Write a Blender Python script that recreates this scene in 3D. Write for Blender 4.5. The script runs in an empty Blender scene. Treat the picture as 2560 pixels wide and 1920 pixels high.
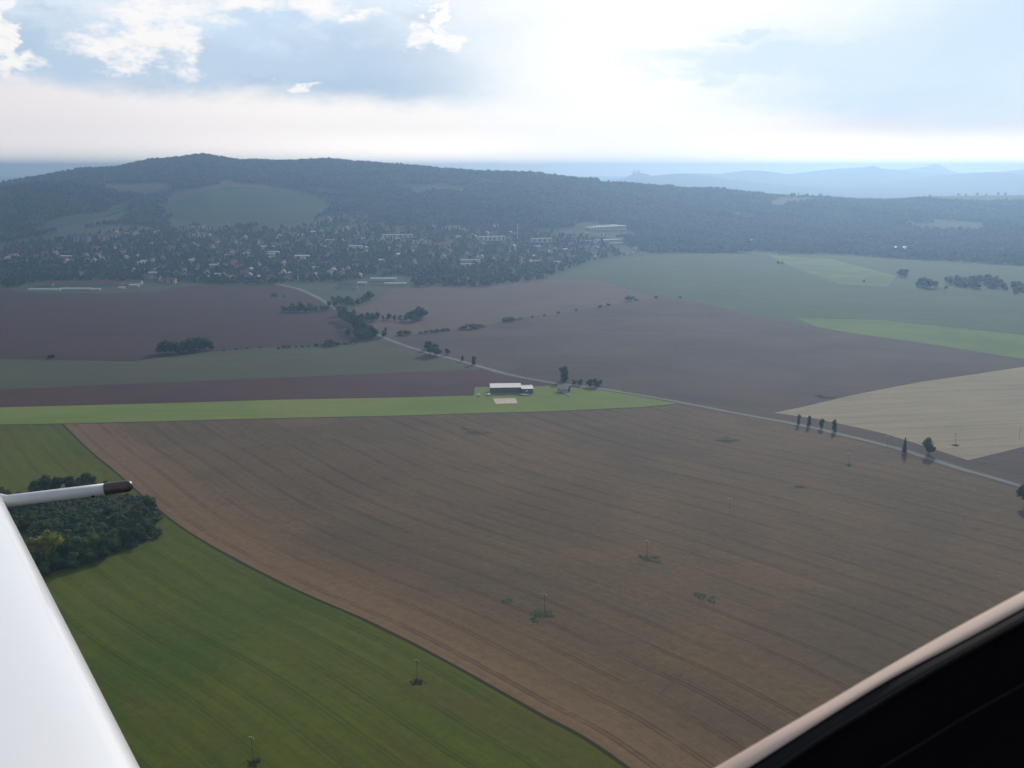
import bpy, bmesh, math, random
import numpy as np
from mathutils import Vector, Matrix
from mathutils.geometry import delaunay_2d_cdt

random.seed(7); rng = np.random.default_rng(7)
scene = bpy.context.scene
C = scene.collection
R = math.radians

# ------------------------------------------------------------------ camera
CAMZ = 250.0
F = 2700.0                      # focal length in photograph pixels (2560 wide)
PITCH = R(11.31)
cam_d = bpy.data.cameras.new('camera'); cam = bpy.data.objects.new('camera', cam_d); C.objects.link(cam)
cam.location = (0, 0, CAMZ); cam.rotation_euler = (R(90) - PITCH, 0, 0)
cam_d.sensor_width = 36; cam_d.lens = 36 * F / 2560
cam_d.clip_start = 0.02; cam_d.clip_end = 90000
cam_d.dof.use_dof = True; cam_d.dof.focus_distance = 900; cam_d.dof.aperture_fstop = 22
scene.camera = cam

# ------------------------------------------------------------------ light
SUN_AZ, SUN_EL = R(20), R(22)    # azimuth to the right of the view axis (+Y)
sd = bpy.data.lights.new('sun', 'SUN'); sd.energy = 3.0; sd.angle = R(0.6); sd.color = (1, .93, .82)
so = bpy.data.objects.new('sun', sd); C.objects.link(so)
sdir = Vector((math.sin(SUN_AZ) * math.cos(SUN_EL), math.cos(SUN_AZ) * math.cos(SUN_EL), math.sin(SUN_EL)))
so.rotation_euler = sdir.to_track_quat('Z', 'Y').to_euler()
so.location = (0, 0, 900)

vs = scene.view_settings
vs.view_transform = 'Standard'; vs.look = 'None'; vs.gamma = 1; vs.exposure = 0.0; vs.use_curve_mapping = False
scene.cycles.use_denoising = True
scene.cycles.volume_bounces = 1
scene.cycles.max_bounces = 5; scene.cycles.diffuse_bounces = 2; scene.cycles.glossy_bounces = 2
scene.cycles.transparent_max_bounces = 8

HAZE_TOP = 346.0
HAZE_DENSITY = 1.45e-4
HAZE_COLOR = (0.26, 0.41, 0.64)
HAZE_ANISO = 0.64

# ------------------------------------------------------------------ world
class N:
    """small helper that writes maths as shader nodes"""
    def __init__(s, nt): s.nt = nt
    def new(s, t, **k):
        n = s.nt.nodes.new(t)
        for a, b in k.items(): setattr(n, a, b)
        return n
    def link(s, a, b): s.nt.links.new(a, b)
    def put(s, v, sock):
        if v is None: return
        if hasattr(v, 'is_output') or isinstance(v, bpy.types.NodeSocket): s.link(v, sock)
        else: sock.default_value = v
    def m(s, op, a, b=None, c=None, clamp=False):
        n = s.new('ShaderNodeMath', operation=op, use_clamp=clamp)
        for i, v in enumerate((a, b, c)): s.put(v, n.inputs[i])
        return n.outputs[0]
    def mix(s, f, a, b):
        n = s.new('ShaderNodeMix', data_type='RGBA')
        s.put(f, n.inputs[0]); s.put(col4(a), n.inputs[6]); s.put(col4(b), n.inputs[7])
        return n.outputs[2]
    def ramp(s, v, lo, hi):
        n = s.new('ShaderNodeMapRange', interpolation_type='SMOOTHSTEP')
        s.put(v, n.inputs[0]); n.inputs[1].default_value = lo; n.inputs[2].default_value = hi
        return n.outputs[0]
    def noise(s, vec, scale, detail=3, rough=.5, dist=0):
        n = s.new('ShaderNodeTexNoise'); s.put(vec, n.inputs['Vector'])
        n.inputs['Scale'].default_value = scale; n.inputs['Detail'].default_value = detail
        n.inputs['Roughness'].default_value = rough; n.inputs['Distortion'].default_value = dist
        return n.outputs[0]
    def xyz(s, x, y, z):
        n = s.new('ShaderNodeCombineXYZ')
        for i, v in enumerate((x, y, z)): s.put(v, n.inputs[i])
        return n.outputs[0]
    def sep(s, v):
        n = s.new('ShaderNodeSeparateXYZ'); s.link(v, n.inputs[0]); return n.outputs
def col4(c):
    return (*c, 1) if isinstance(c, tuple) and len(c) == 3 else c

def raydir(u, v):
    rx, ru = (u - 1280) / F, (960 - v) / F
    return Vector((rx, math.cos(PITCH) + ru * math.sin(PITCH), -math.sin(PITCH) + ru * math.cos(PITCH)))
def azel(u, v):
    d = raydir(u, v).normalized()
    return math.degrees(math.atan2(d.x, d.y)), math.degrees(math.asin(d.z))

world = bpy.data.worlds.new('World'); scene.world = world; world.use_nodes = True
wn = N(world.node_tree); world.node_tree.nodes.clear()
tc = wn.new('ShaderNodeTexCoord').outputs['Generated']
x_, y_, z_ = wn.sep(tc)
az = wn.m('MULTIPLY', wn.m('ARCTAN2', x_, y_), 57.2958)
el = wn.m('MULTIPLY', wn.m('ARCSINE', z_), 57.2958)
# clouds are laid out as banks round the sky; noise tears their edges
nv = wn.xyz(az, wn.m('MULTIPLY', el, 1.9), 3.3)
w1 = wn.noise(nv, .35, 7, .62); w2 = wn.noise(wn.xyz(az, wn.m('MULTIPLY', el, 1.9), 9.1), .33, 7, .62)
waz = wn.m('ADD', az, wn.m('MULTIPLY', wn.m('SUBTRACT', w1, .5), 7.0))
wel = wn.m('ADD', el, wn.m('MULTIPLY', wn.m('SUBTRACT', w2, .5), 4.2))
def blob(u, v, ru, rv, soft=.6, a=None, e=None):
    ca, ce = azel(u, v); ra, re = ru / 47.1, rv / 47.1
    dx = wn.m('DIVIDE', wn.m('SUBTRACT', a or waz, ca), ra)
    dy = wn.m('DIVIDE', wn.m('SUBTRACT', e or wel, ce), re)
    d = wn.m('SQRT', wn.m('ADD', wn.m('MULTIPLY', dx, dx), wn.m('MULTIPLY', dy, dy)))
    return wn.m('SUBTRACT', 1.0, wn.ramp(d, 1 - soft, 1 + soft))
def union(bl):
    o = bl[0]
    for b in bl[1:]: o = wn.m('MAXIMUM', o, b)
    return o
low = wn.noise(nv, .12, 5, .55)
fine = wn.noise(nv, .9, 8, .65)
# high veil
c = wn.mix(wn.ramp(low, .35, .65), (.60, .76, .93), (.76, .86, .97))
# blue-grey undersides of the banks, left half
dark = union([blob(900, 190, 330, 95, .35), blob(470, 190, 380, 85, .5), blob(150, 150, 160, 80, .5), blob(1060, 60, 60, 40, .6)])
c = wn.mix(wn.m('MULTIPLY', dark, .9), c, (.53, .67, .83))
dk2 = union([blob(590, 235, 210, 24, .6), blob(780, 230, 120, 30, .6), blob(1000, 235, 190, 45, .6), blob(60, 120, 60, 60, .6)])
c = wn.mix(wn.m('MULTIPLY', dk2, .6), c, (.45, .60, .77))
# bright broken tops
puffs = union([blob(-10, 80, 30, 110, .35), blob(40, 165, 62, 28, .35), blob(340, 115, 115, 42, .35), blob(420, 90, 75, 65, .35),
               blob(480, 140, 40, 40, .5), blob(380, 20, 110, 30, .6), blob(610, 5, 140, 34, .6), blob(760, 22, 90, 26, .7),
               blob(905, 48, 48, 14, .6), blob(1100, 35, 18, 46, .35), blob(1060, 100, 50, 26, .4), blob(1125, 105, 34, 34, .4),
               blob(735, 222, 34, 12, .5)])
c = wn.mix(wn.m('MULTIPLY', puffs, wn.ramp(fine, .2, .55)), c, (1.02, 1.0, .99))
# pale bank low over the horizon
band_edge = wn.m('ADD', el, wn.m('MULTIPLY', wn.m('SUBTRACT', w1, .5), 1.6))
band = wn.m('SUBTRACT', 1.0, wn.ramp(wn.m('ADD', band_edge, wn.m('MULTIPLY', wn.m('ADD', az, 22), .035)), 3.2, 4.6))
c = wn.mix(band, c, wn.mix(wn.ramp(az, 8, 20), wn.mix(wn.ramp(az, -27, -8), (.92, .87, .89), (1.10, 1.04, 1.0)), (.86, .80, .80)))
# the sunlit murk right on the horizon
c = wn.mix(wn.m('SUBTRACT', 1.0, wn.ramp(el, .2, 2.2)), c, wn.mix(wn.ramp(az, -25, 0), (1.2, 1.12, 1.08), (1.9, 1.68, 1.5)))
# right-hand streaks
st = union([blob(2050, 150, 380, 35, .6), blob(1880, 88, 70, 14, .6), blob(2480, 170, 260, 120, .8)])
# the bright, sun-soaked centre of the cloud sheet
glow = union([blob(1560, 180, 330, 260, .95, az, el), blob(1650, -20, 500, 120, .9, az, el)])
c = wn.mix(wn.m('MULTIPLY', glow, .95), c, (1.12, 1.10, 1.06))
c = wn.mix(wn.m('MULTIPLY', st, .75), c, (.70, .84, .98))
# rest of the sky: scattered cloud over the clear Nishita blue
cover = wn.ramp(wn.noise(tc, 2.2, 6, .55), .42, .6)
insight = wn.ramp(wn.m('ABSOLUTE', az), 48, 34)
insight = wn.m('SUBTRACT', 1.0, wn.ramp(wn.m('ABSOLUTE', az), 30, 45))
lowsky = wn.m('SUBTRACT', 1.0, wn.ramp(el, 14, 24))
hor = wn.m('SUBTRACT', 1.0, wn.ramp(el, 2, 8))
here = wn.m('MULTIPLY', insight, lowsky)
fac = wn.m('MAXIMUM', wn.m('MAXIMUM', here, wn.m('MULTIPLY', cover, .9)), hor)
cc = wn.mix(here, (.62, .66, .72), c)
sky = wn.new('ShaderNodeTexSky', sky_type='NISHITA', sun_disc=False, sun_elevation=SUN_EL, sun_rotation=SUN_AZ)
b1 = wn.new('ShaderNodeBackground'); b1.inputs[1].default_value = .10; wn.link(sky.outputs[0], b1.inputs[0])
b2 = wn.new('ShaderNodeBackground'); b2.inputs[1].default_value = 1.0; wn.link(cc, b2.inputs[0])
mx = wn.new('ShaderNodeMixShader'); wn.link(fac, mx.inputs[0]); wn.link(b1.outputs[0], mx.inputs[1]); wn.link(b2.outputs[0], mx.inputs[2])
wo = wn.new('ShaderNodeOutputWorld'); wn.link(mx.outputs[0], wo.inputs[0])
world.cycles.sampling_method = 'MANUAL'; world.cycles.sample_map_resolution = 1024

# ------------------------------------------------------------------ object helpers
def tag(o, label=None, cat=None, group=None, kind=None):
    if label: o['label'] = label
    if cat: o['category'] = cat
    if group: o['group'] = group
    if kind: o['kind'] = kind
    return o
def link(name, me, parent=None):
    o = bpy.data.objects.new(name, me); C.objects.link(o)
    if parent: o.parent = parent
    return o
def empty(name, loc, rz=0):
    o = bpy.data.objects.new(name, None); C.objects.link(o); o.location = loc; o.rotation_euler = (0, 0, rz)
    o.empty_display_size = .2
    return o
def copy_tree(o, parent=None):
    c_ = o.copy(); C.objects.link(c_)
    if parent: c_.parent = parent
    for ch in [k for k in ALLCH.get(o.name, [])]: copy_tree(ch, c_)
    return c_
ALLCH = {}
def remember(o):
    ALLCH[o.name] = list(o.children)
    for ch in o.children: remember(ch)
class MB:
    """collects shapes, then links them as ONE mesh"""
    def __init__(s): s.v = []; s.f = []; s.mi = []
    def add(s, vs_, fs, mi=0):
        b = len(s.v); s.v += [tuple(p) for p in vs_]; s.f += [tuple(i + b for i in f) for f in fs]; s.mi += [mi] * len(fs)
        return s
    def box(s, x0, x1, y0, y1, z0, z1, mi=0):
        return s.add([(x0, y0, z0), (x1, y0, z0), (x1, y1, z0), (x0, y1, z0), (x0, y0, z1), (x1, y0, z1), (x1, y1, z1), (x0, y1, z1)],
                     [(3, 2, 1, 0), (4, 5, 6, 7), (0, 1, 5, 4), (1, 2, 6, 5), (2, 3, 7, 6), (3, 0, 4, 7)], mi)
    def tube(s, pts, rad, n=8, mi=0, cap=True):
        pts = [Vector(p) for p in pts]; rings = []
        for i, p in enumerate(pts):
            t = (pts[min(i + 1, len(pts) - 1)] - pts[max(i - 1, 0)]).normalized()
            a = t.cross(Vector((0, 0, 1)) if abs(t.z) < .9 else Vector((1, 0, 0))).normalized(); b = t.cross(a)
            r = rad[i] if isinstance(rad, (list, tuple)) else rad
            rings.append([p + (a * math.cos(k * 2 * math.pi / n) + b * math.sin(k * 2 * math.pi / n)) * r for k in range(n)])
        vs_ = [q for rg in rings for q in rg]; fs = []
        for i in range(len(pts) - 1):
            for k in range(n): fs.append((i * n + k, i * n + (k + 1) % n, (i + 1) * n + (k + 1) % n, (i + 1) * n + k))
        if cap: fs += [tuple(range(n))[::-1], tuple((len(pts) - 1) * n + k for k in range(n))]
        return s.add(vs_, fs, mi)
    def mesh(s, name, mats, smooth=False):
        me = bpy.data.meshes.new(name); me.from_pydata(s.v, [], s.f)
        for m in (mats if isinstance(mats, (list, tuple)) else [mats]): me.materials.append(m)
        if any(s.mi): me.polygons.foreach_set('material_index', s.mi)
        if smooth: me.polygons.foreach_set('use_smooth', [True] * len(me.polygons))
        me.update(); return me
    def build(s, name, mats, parent=None, smooth=False): return link(name, s.mesh(name, mats, smooth), parent)

# ------------------------------------------------------------------ materials
def material(name):
    m = bpy.data.materials.new(name); m.use_nodes = True
    b = m.node_tree.nodes['Principled BSDF']; return m, N(m.node_tree), b
def plain(name, c1, c2=None, rough=.6, scale=1.0, metal=0, spec=.5, objvar=0, coat=0):
    m, n, b = material(name)
    if c2 is None: c2 = tuple(k * .8 for k in c1)
    t = n.new('ShaderNodeTexCoord').outputs['Object']
    f = n.noise(t, scale, 5, .6)
    cc_ = n.mix(n.ramp(f, .3, .7), c1, c2)
    if objvar:
        oi = n.new('ShaderNodeObjectInfo').outputs['Random']
        h = n.new('ShaderNodeHueSaturation')
        n.put(n.m('ADD', 1 - objvar, n.m('MULTIPLY', oi, 2 * objvar)), h.inputs['Value'])
        n.put(n.m('ADD', .485, n.m('MULTIPLY', n.m('FRACT', n.m('MULTIPLY', oi, 7.7)), .03)), h.inputs['Hue'])
        n.link(cc_, h.inputs['Color']); cc_ = h.outputs[0]
    n.link(cc_, b.inputs['Base Color']); b.inputs['Roughness'].default_value = rough
    b.inputs['Metallic'].default_value = metal; b.inputs['Specular IOR Level'].default_value = spec
    b.inputs['Coat Weight'].default_value = coat
    return m

def field_mat(name, c1, c2, c3=None, tram=0, tramw=1.0, tramd=.55, streak=(.35, .012), streak_amt=.35, patch=.006, edge=None,
              band=0, bandamt=.12, speck=.15, rough=.95):
    """crop or soil: mottling, drill rows and tramlines laid along the UV map, whose units are metres"""
    m, n, b = material(name)
    uv = n.new('ShaderNodeUVMap'); uv.uv_map = 'rows'
    uvo = uv.outputs[0]; s, t, _ = n.sep(uvo)
    p = n.new('ShaderNodeTexCoord').outputs['Object']
    big = n.noise(p, patch, 5, .6, .6)
    c_ = n.mix(n.ramp(big, .35, .65), c1, c2)
    if c3:
        mid = n.noise(n.xyz(n.m('MULTIPLY', s, .02), n.m('MULTIPLY', t, .006), 4.4), 1.0, 6, .65)
        c_ = n.mix(n.m('MULTIPLY', n.ramp(mid, .5, .72), .8), c_, c3)
    if edge:
        e = n.ramp(n.m('ADD', s, n.m('MULTIPLY', n.noise(p, .03, 4), 18)), edge[1], edge[0])
        e = n.m('SUBTRACT', 1.0, n.ramp(n.m('ADD', s, n.m('MULTIPLY', n.noise(p, .02, 4), 22)), edge[0], edge[1]))
        c_ = n.mix(n.m('MULTIPLY', e, edge[3]), c_, edge[2])
    st_ = n.noise(n.xyz(n.m('MULTIPLY', s, streak[0]), n.m('MULTIPLY', t, streak[1]), 1.7), 1.0, 6, .7)
    v = n.m('ADD', 1.0, n.m('MULTIPLY', n.m('SUBTRACT', st_, .5), streak_amt * 2))
    sp = n.noise(p, .16, 6, .82)
    v = n.m('MULTIPLY', v, n.m('ADD', 1.0, n.m('MULTIPLY', n.m('SUBTRACT', sp, .5), speck * 3.6)))
    if band:
        bb = n.m('SINE', n.m('ADD', n.m('MULTIPLY', s, 2 * math.pi / band), n.m('MULTIPLY', n.noise(p, .004, 2), 3)))
        v = n.m('MULTIPLY', v, n.m('ADD', 1.0, n.m('MULTIPLY', bb, bandamt)))
    if tram:
        wob = n.m('MULTIPLY', n.noise(n.xyz(n.m('MULTIPLY', t, .01), 0.0, n.m('MULTIPLY', s, .002)), 1.0, 3), 3)
        ss = n.m('ADD', s, wob)
        fr = n.m('MULTIPLY', n.m('FRACT', n.m('DIVIDE', ss, tram)), tram)
        def line(c0):
            d = n.m('ABSOLUTE', n.m('SUBTRACT', fr, c0))
            return n.m('SUBTRACT', 1.0, n.ramp(d, tramw * .4, tramw))
        ln = n.m('MAXIMUM', line(tram * .5), line(tram * .5 + 2.4))
        brk = n.ramp(n.noise(n.xyz(n.m('MULTIPLY', s, .06), n.m('MULTIPLY', t, .012), 7.7), 1.0, 5, .7), .33, .6)
        v = n.m('MULTIPLY', v, n.m('SUBTRACT', 1.0, n.m('MULTIPLY', n.m('MULTIPLY', ln, brk), tramd)))
    hs = n.new('ShaderNodeHueSaturation'); n.link(c_, hs.inputs['Color']); n.put(v, hs.inputs['Value'])
    n.link(hs.outputs[0], b.inputs['Base Color'])
    b.inputs['Roughness'].default_value = rough; b.inputs['Specular IOR Level'].default_value = .08
    return m

M = {}
M['ground'] = field_mat('rough_grassland', (.050, .068, .030), (.062, .070, .036), (.042, .058, .026), streak_amt=.15)
M['stubble'] = field_mat('harvested_stubble', (.138, .092, .050), (.104, .074, .045), (.088, .070, .041), tram=21, tramw=1.0, tramd=.34,
                         streak=(.55, .005), streak_amt=.34, edge=(14, 85, (.190, .118, .066), .75), speck=.30)
M['crop_green'] = field_mat('young_green_crop', (.052, .086, .008), (.084, .098, .011), (.092, .080, .015), tram=21, tramw=1.0, tramd=.22,
                            streak=(.45, .012), streak_amt=.38, band=14, bandamt=.05, speck=.25, patch=.004)
M['airstrip'] = field_mat('mown_grass', (.165, .215, .045), (.135, .190, .040), (.18, .20, .06), streak=(.12, .006), streak_amt=.22, speck=.14)
M['plough_red'] = field_mat('red_ploughed_soil', (.074, .034, .032), (.058, .030, .029), streak=(.2, .006), streak_amt=.22, speck=.15)
M['plough_far'] = field_mat('far_ploughed_soil', (.058, .027, .022), (.042, .022, .020), (.044, .032, .024), streak=(.1, .004), streak_amt=.15, speck=.12)
M['greygreen'] = field_mat('grey_green_stubble', (.078, .080, .046), (.064, .070, .042), (.06, .074, .032), streak=(.1, .004), streak_amt=.2, speck=.12)
M['plough_right'] = field_mat('brown_tilled_soil', (.086, .062, .050), (.062, .045, .041), (.084, .076, .046), streak=(.12, .007), streak_amt=.24, speck=.14)
M['plough_mid'] = field_mat('pinkish_stubble', (.115, .078, .062), (.095, .070, .058), (.09, .09, .055), streak=(.1, .006), streak_amt=.2)
M['green_far'] = field_mat('far_green_meadow', (.042, .084, .030), (.058, .098, .030), (.056, .062, .040), streak=(.05, .003), streak_amt=.2)
M['green_bright'] = field_mat('bright_meadow_edge', (.125, .19, .038), (.085, .14, .036), streak=(.05, .003), streak_amt=.2)
M['straw'] = field_mat('pale_straw_stubble', (.31, .255, .165), (.275, .235, .155), (.235, .21, .135), streak=(.10, .006), streak_amt=.30, speck=.12, tram=26, tramw=3, tramd=.10)
M['plough_dark'] = field_mat('dark_ploughed_soil', (.09, .062, .05), (.07, .052, .042), tram=18, tramw=4, tramd=.2, streak=(.2, .01), streak_amt=.3)
M['hill_green'] = field_mat('hill_meadow', (.026, .062, .022), (.024, .052, .020), streak=(.03, .003), streak_amt=.15)
M['hill_pale'] = field_mat('hill_stubble', (.080, .066, .050), (.066, .058, .042), streak=(.03, .003), streak_amt=.15)
M['gardens'] = field_mat('garden_ground', (.034, .050, .020), (.055, .060, .032), (.028, .042, .018), streak=(.05, .05), streak_amt=.3, patch=.02)
M['worn'] = field_mat('worn_turf', (.15, .145, .075), (.13, .15, .06), streak=(.3, .1), streak_amt=.4, patch=.08)
M['verge'] = field_mat('grass_verge', (.10, .088, .045), (.075, .080, .035), streak=(.5, .02), streak_amt=.3)
M['wheel'] = plain('pressed_soil', (.105, .074, .046), (.088, .064, .040), .95, .2, spec=.1)
M['dark_ground'] = plain('dark_ground_tone', (.036, .031, .018), (.028, .026, .014), .95, .2, spec=.1)  # dark tone for the painted crop shadow, copse shade and field-edge lines
M['asphalt'] = field_mat('worn_asphalt', (.20, .20, .20), (.16, .16, .165), streak=(1.2, .05), streak_amt=.25, rough=.95)
M['concrete'] = plain('pale_concrete', (.50, .40, .32), (.40, .31, .25), .8, .18)
M['bark'] = plain('bark', (.07, .055, .04), (.04, .03, .025), .9, 3)
M['timber_pole'] = plain('weathered_timber', (.11, .09, .07), None, .8, 2)
M['porcelain'] = plain('white_porcelain', (.85, .85, .85), None, .25, 3)
M['shrub'] = plain('weed_leaves', (.075, .12, .03), (.06, .075, .03), .9, .8)

def leaf_mat(name, c1, c2, trans=.5):
    m, n, b = material(name)
    t = n.new('ShaderNodeTexCoord').outputs['Object']
    f = n.noise(t, .45, 5, .7)
    c_ = n.mix(n.ramp(f, .32, .66), c1, c2)
    oi = n.new('ShaderNodeObjectInfo').outputs['Random']
    h = n.new('ShaderNodeHueSaturation')
    n.put(n.m('ADD', .7, n.m('MULTIPLY', oi, .75)), h.inputs['Value'])
    n.put(n.m('ADD', .485, n.m('MULTIPLY', n.m('FRACT', n.m('MULTIPLY', oi, 5.3)), .03)), h.inputs['Hue'])
    n.link(c_, h.inputs['Color'])
    n.link(h.outputs[0], b.inputs['Base Color']); b.inputs['Roughness'].default_value = .75; b.inputs['Specular IOR Level'].default_value = .2
    tr = n.new('ShaderNodeBsdfTranslucent'); n.link(h.outputs[0], tr.inputs[0])
    mix = n.new('ShaderNodeMixShader'); mix.inputs[0].default_value = trans
    n.link(b.outputs[0], mix.inputs[1]); n.link(tr.outputs[0], mix.inputs[2])
    out = m.node_tree.nodes['Material Output']; n.link(mix.outputs[0], out.inputs[0])
    return m
M['leaf'] = leaf_mat('dark_leaves', (.050, .088, .018), (.085, .118, .026))
M['leaf_lit'] = leaf_mat('painted_sunlit_leaves', (.26, .27, .03), (.15, .18, .025), .5)  # sunlight on the copse front put into a brighter leaf colour
M['leaf_mid'] = leaf_mat('mid_green_leaves', (.10, .15, .028), (.065, .105, .022))
M['undergrowth'] = leaf_mat('undergrowth_leaves', (.055, .10, .024), (.085, .115, .03))
M['needle'] = leaf_mat('dark_needles', (.014, .032, .016), (.024, .045, .020), .15)
M['wood_far'] = plain('woodland_leaves', (.018, .034, .015), (.052, .074, .026), .9, .009, spec=.1)

# ------------------------------------------------------------------ terrain
RIDGE = [(-400, 500, 5200), (0, 458, 5200), (75, 444, 5200), (150, 431, 5200), (215, 421, 5200), (289, 419, 5200), (340, 407, 5200), (382, 398, 5200), (450, 393, 5200),
         (490, 386, 5200), (520, 386, 5200), (560, 394, 5200), (602, 401, 5150), (741, 401, 5100), (780, 397, 5100), (822, 397, 5100), (870, 403, 5050), (926, 406, 5000), (1000, 413, 4900), (1076, 419, 4800),
         (1140, 424, 4750), (1215, 430, 4700), (1290, 430, 4700), (1331, 431, 4700), (1400, 441, 4700), (1493, 449, 4700), (1500, 456, 4700), (1560, 457, 4750), (1643, 465, 4800), (1736, 471, 4850),
         (1790, 467, 4900), (1860, 474, 4950), (1967, 482, 5000), (2083, 486, 5000), (2150, 491, 5000), (2233, 493, 5000), (2320, 487, 5100), (2372, 486, 5200), (2450, 485, 5300), (2560, 484, 5400), (2900, 480, 5400)]
FOOT = [(-400, 2420), (0, 2420), (700, 2480), (1200, 2600), (1400, 2800), (1600, 3200), (1900, 3300), (2900, 3350)]
ca_, sa_ = math.cos(PITCH), math.sin(PITCH)
def q_of(u): return ((u - 1280) / F) / (ca_ + .2 * sa_)
RQ = np.array([q_of(r[0]) for r in RIDGE]); RD = np.array([r[2] for r in RIDGE], float)
def slope_of(v):
    ru = (960 - v) / F; return (-sa_ + ru * ca_) / (ca_ + ru * sa_)
RZ = np.array([CAMZ + r[2] * slope_of(r[1]) - 12.0 for r in RIDGE])
FQ = np.array([q_of(r[0]) for r in FOOT]); FD = np.array([r[1] for r in FOOT], float)
FAR = []
def far_hill(u, vtop, y, wu, wy, drop=0):       # a far hill by where its top stands
    z = CAMZ + y * slope_of(vtop) - drop
    q = q_of(u); FAR.append((q * y, y, z, wu / F * y, wy))
far_hill(1600, 434, 14000, 62, 700)
far_hill(2145, 424, 16000, 260, 1500); far_hill(2180, 419, 15400, 45, 800); far_hill(1880, 428, 16000, 160, 1500); far_hill(2480, 436, 13500, 260, 1200)
far_hill(2336, 409, 19300, 36, 900); far_hill(2310, 418, 19300, 130, 900); far_hill(2600, 425, 17500, 200, 900); far_hill(1700, 440, 13000, 180, 1000); far_hill(1750, 436, 17000, 240, 1500)
def terrain(x, y):
    x = np.asarray(x, float); y = np.asarray(y, float)
    ys = np.maximum(y, 1.0); q = np.clip(x / ys, -.75, .75)
    zr = np.interp(q, RQ, RZ); dr = np.interp(q, RQ, RD); d0 = np.interp(q, FQ, FD)
    t = np.clip((y - d0) / (dr - d0), 0, 1)
    sh = .30 * t + .70 * t * t * (3 - 2 * t) ** 1.0
    sh = sh * (1 - .15 * np.sin(math.pi * t))
    h = zr * sh
    tb = np.clip((y - dr) / 3200, 0, 1); back = 1 - tb * tb * (3 - 2 * tb)
    h = np.where(y > dr, zr * back, h)
    # spurs and hollows on the flank, none on the plain, none on the crest
    w = np.sin(math.pi * np.clip(t, 0, 1)) ** 2
    h = h + w * (9 * np.sin(x / 310 + 1.1) * np.sin(y / 270 + .4) + 6 * np.sin(x / 140 + y / 190) + 12 * np.sin(x / 620 - .6))
    # a nearer wooded spur on the left
    h = h + 70 * np.exp(-(((x + 1850) / 420) ** 2 + ((y - 4050) / 420) ** 2))
    far = np.zeros_like(h)
    for fx, fy, fz, wx, wy in FAR:
        far = np.maximum(far, fz * np.exp(-(((x - fx) / wx) ** 2 + ((y - fy) / wy) ** 2) ** .8))
    roll = np.clip((y - 8500) / 3000, 0, 1) * (22 * np.sin(x / 1700 + .5) * np.sin(y / 1400) + 25)
    h = np.maximum(np.maximum(h, 0) , 0) + np.clip((y - 8000) / 2500, 0, 1) * (np.maximum(far, 0)) + roll
    return h
def tz(x, y): return float(terrain(x, y))
def gp(u, v, lift=0):
    """the point of the land seen at photograph pixel u, v"""
    d = raydir(u, v); s = d.z / d.y; q = d.x / d.y
    ys = np.geomspace(100, 30000, 4000); zs = terrain(q * ys, ys); line = CAMZ + s * ys
    hit = np.nonzero(line <= zs)[0]
    if len(hit) == 0: y = 28000.0
    else:
        i = hit[0]; a, b = ys[max(i - 1, 0)], ys[i]
        for _ in range(30):
            mth = (a + b) / 2
            if CAMZ + s * mth <= tz(q * mth, mth): b = mth
            else: a = mth
        y = b
    return Vector((q * y, y, tz(q * y, y) + lift))
def proj(x, y, z):
    dx, dy, dz = x, y, z - CAMZ
    dep = dy * ca_ - dz * sa_; up = dy * sa_ + dz * ca_
    return 1280 + F * dx / dep, 960 - F * up / dep
def m_per_px(p): return (p.y * ca_ - (p.z - CAMZ) * sa_) / F

def set_uv(me, uvs):
    l = me.uv_layers.new(name='rows'); n = len(me.loops); li = np.empty(n, np.int32); me.loops.foreach_get('vertex_index', li)
    l.data.foreach_set('uv', np.asarray(uvs, np.float32)[li].ravel())
# the one ground sheet: rings round the aeroplane, fine where the camera looks
azs = np.concatenate([np.arange(-180, -36, 6.0), np.arange(-36, 36, .22), np.arange(36, 180, 6.0)])
rs = np.concatenate([[5, 60, 150, 300, 600, 1000, 1500, 2000], np.arange(2300, 6400, 32), np.arange(6400, 9000, 130), np.arange(9000, 20500, 190), np.geomspace(20600, 30000, 10)])
A, Rr = np.meshgrid(np.radians(azs), rs)
scale_r = Rr / np.maximum(np.cos(A), .55)          # rings straighten into rows in front
GX, GY = scale_r * np.sin(A), scale_r * np.cos(A)
GZ = np.where(GY > 0, terrain(GX, GY), 0)
nr, na = GX.shape
verts = np.stack([GX, GY, GZ], -1).reshape(-1, 3)
idx = np.arange(nr * na).reshape(nr, na)
nx = np.roll(idx, -1, axis=1)
faces = np.stack([idx[:-1], nx[:-1], nx[1:], idx[1:]], -1).reshape(-1, 4)
def np_mesh(name, verts, faces, mats, smooth=False):
    me = bpy.data.meshes.new(name); k = faces.shape[1]
    me.vertices.add(len(verts)); me.vertices.foreach_set('co', np.asarray(verts, np.float32).ravel())
    me.loops.add(faces.size); me.loops.foreach_set('vertex_index', np.asarray(faces, np.int32).ravel())
    me.polygons.add(len(faces)); me.polygons.foreach_set('loop_start', np.arange(0, faces.size, k, dtype=np.int32))
    me.polygons.foreach_set('loop_total', np.full(len(faces), k, np.int32))
    me.polygons.foreach_set('use_smooth', np.full(len(faces), smooth))
    for m in mats: me.materials.append(m)
    me.update(calc_edges=True); me.validate(); return me
gme = np_mesh('ground', verts, faces[:, ::-1], [M['ground']], True)
cen = MB()
set_uv(gme, verts[:, :2])
tag(link('ground', gme), 'rough grassland spreading to the hazy horizon', kind='structure')
bpy.context.view_layer.update()
if gme.polygons[len(gme.polygons) // 2].normal.z < 0: gme.flip_normals()

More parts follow.
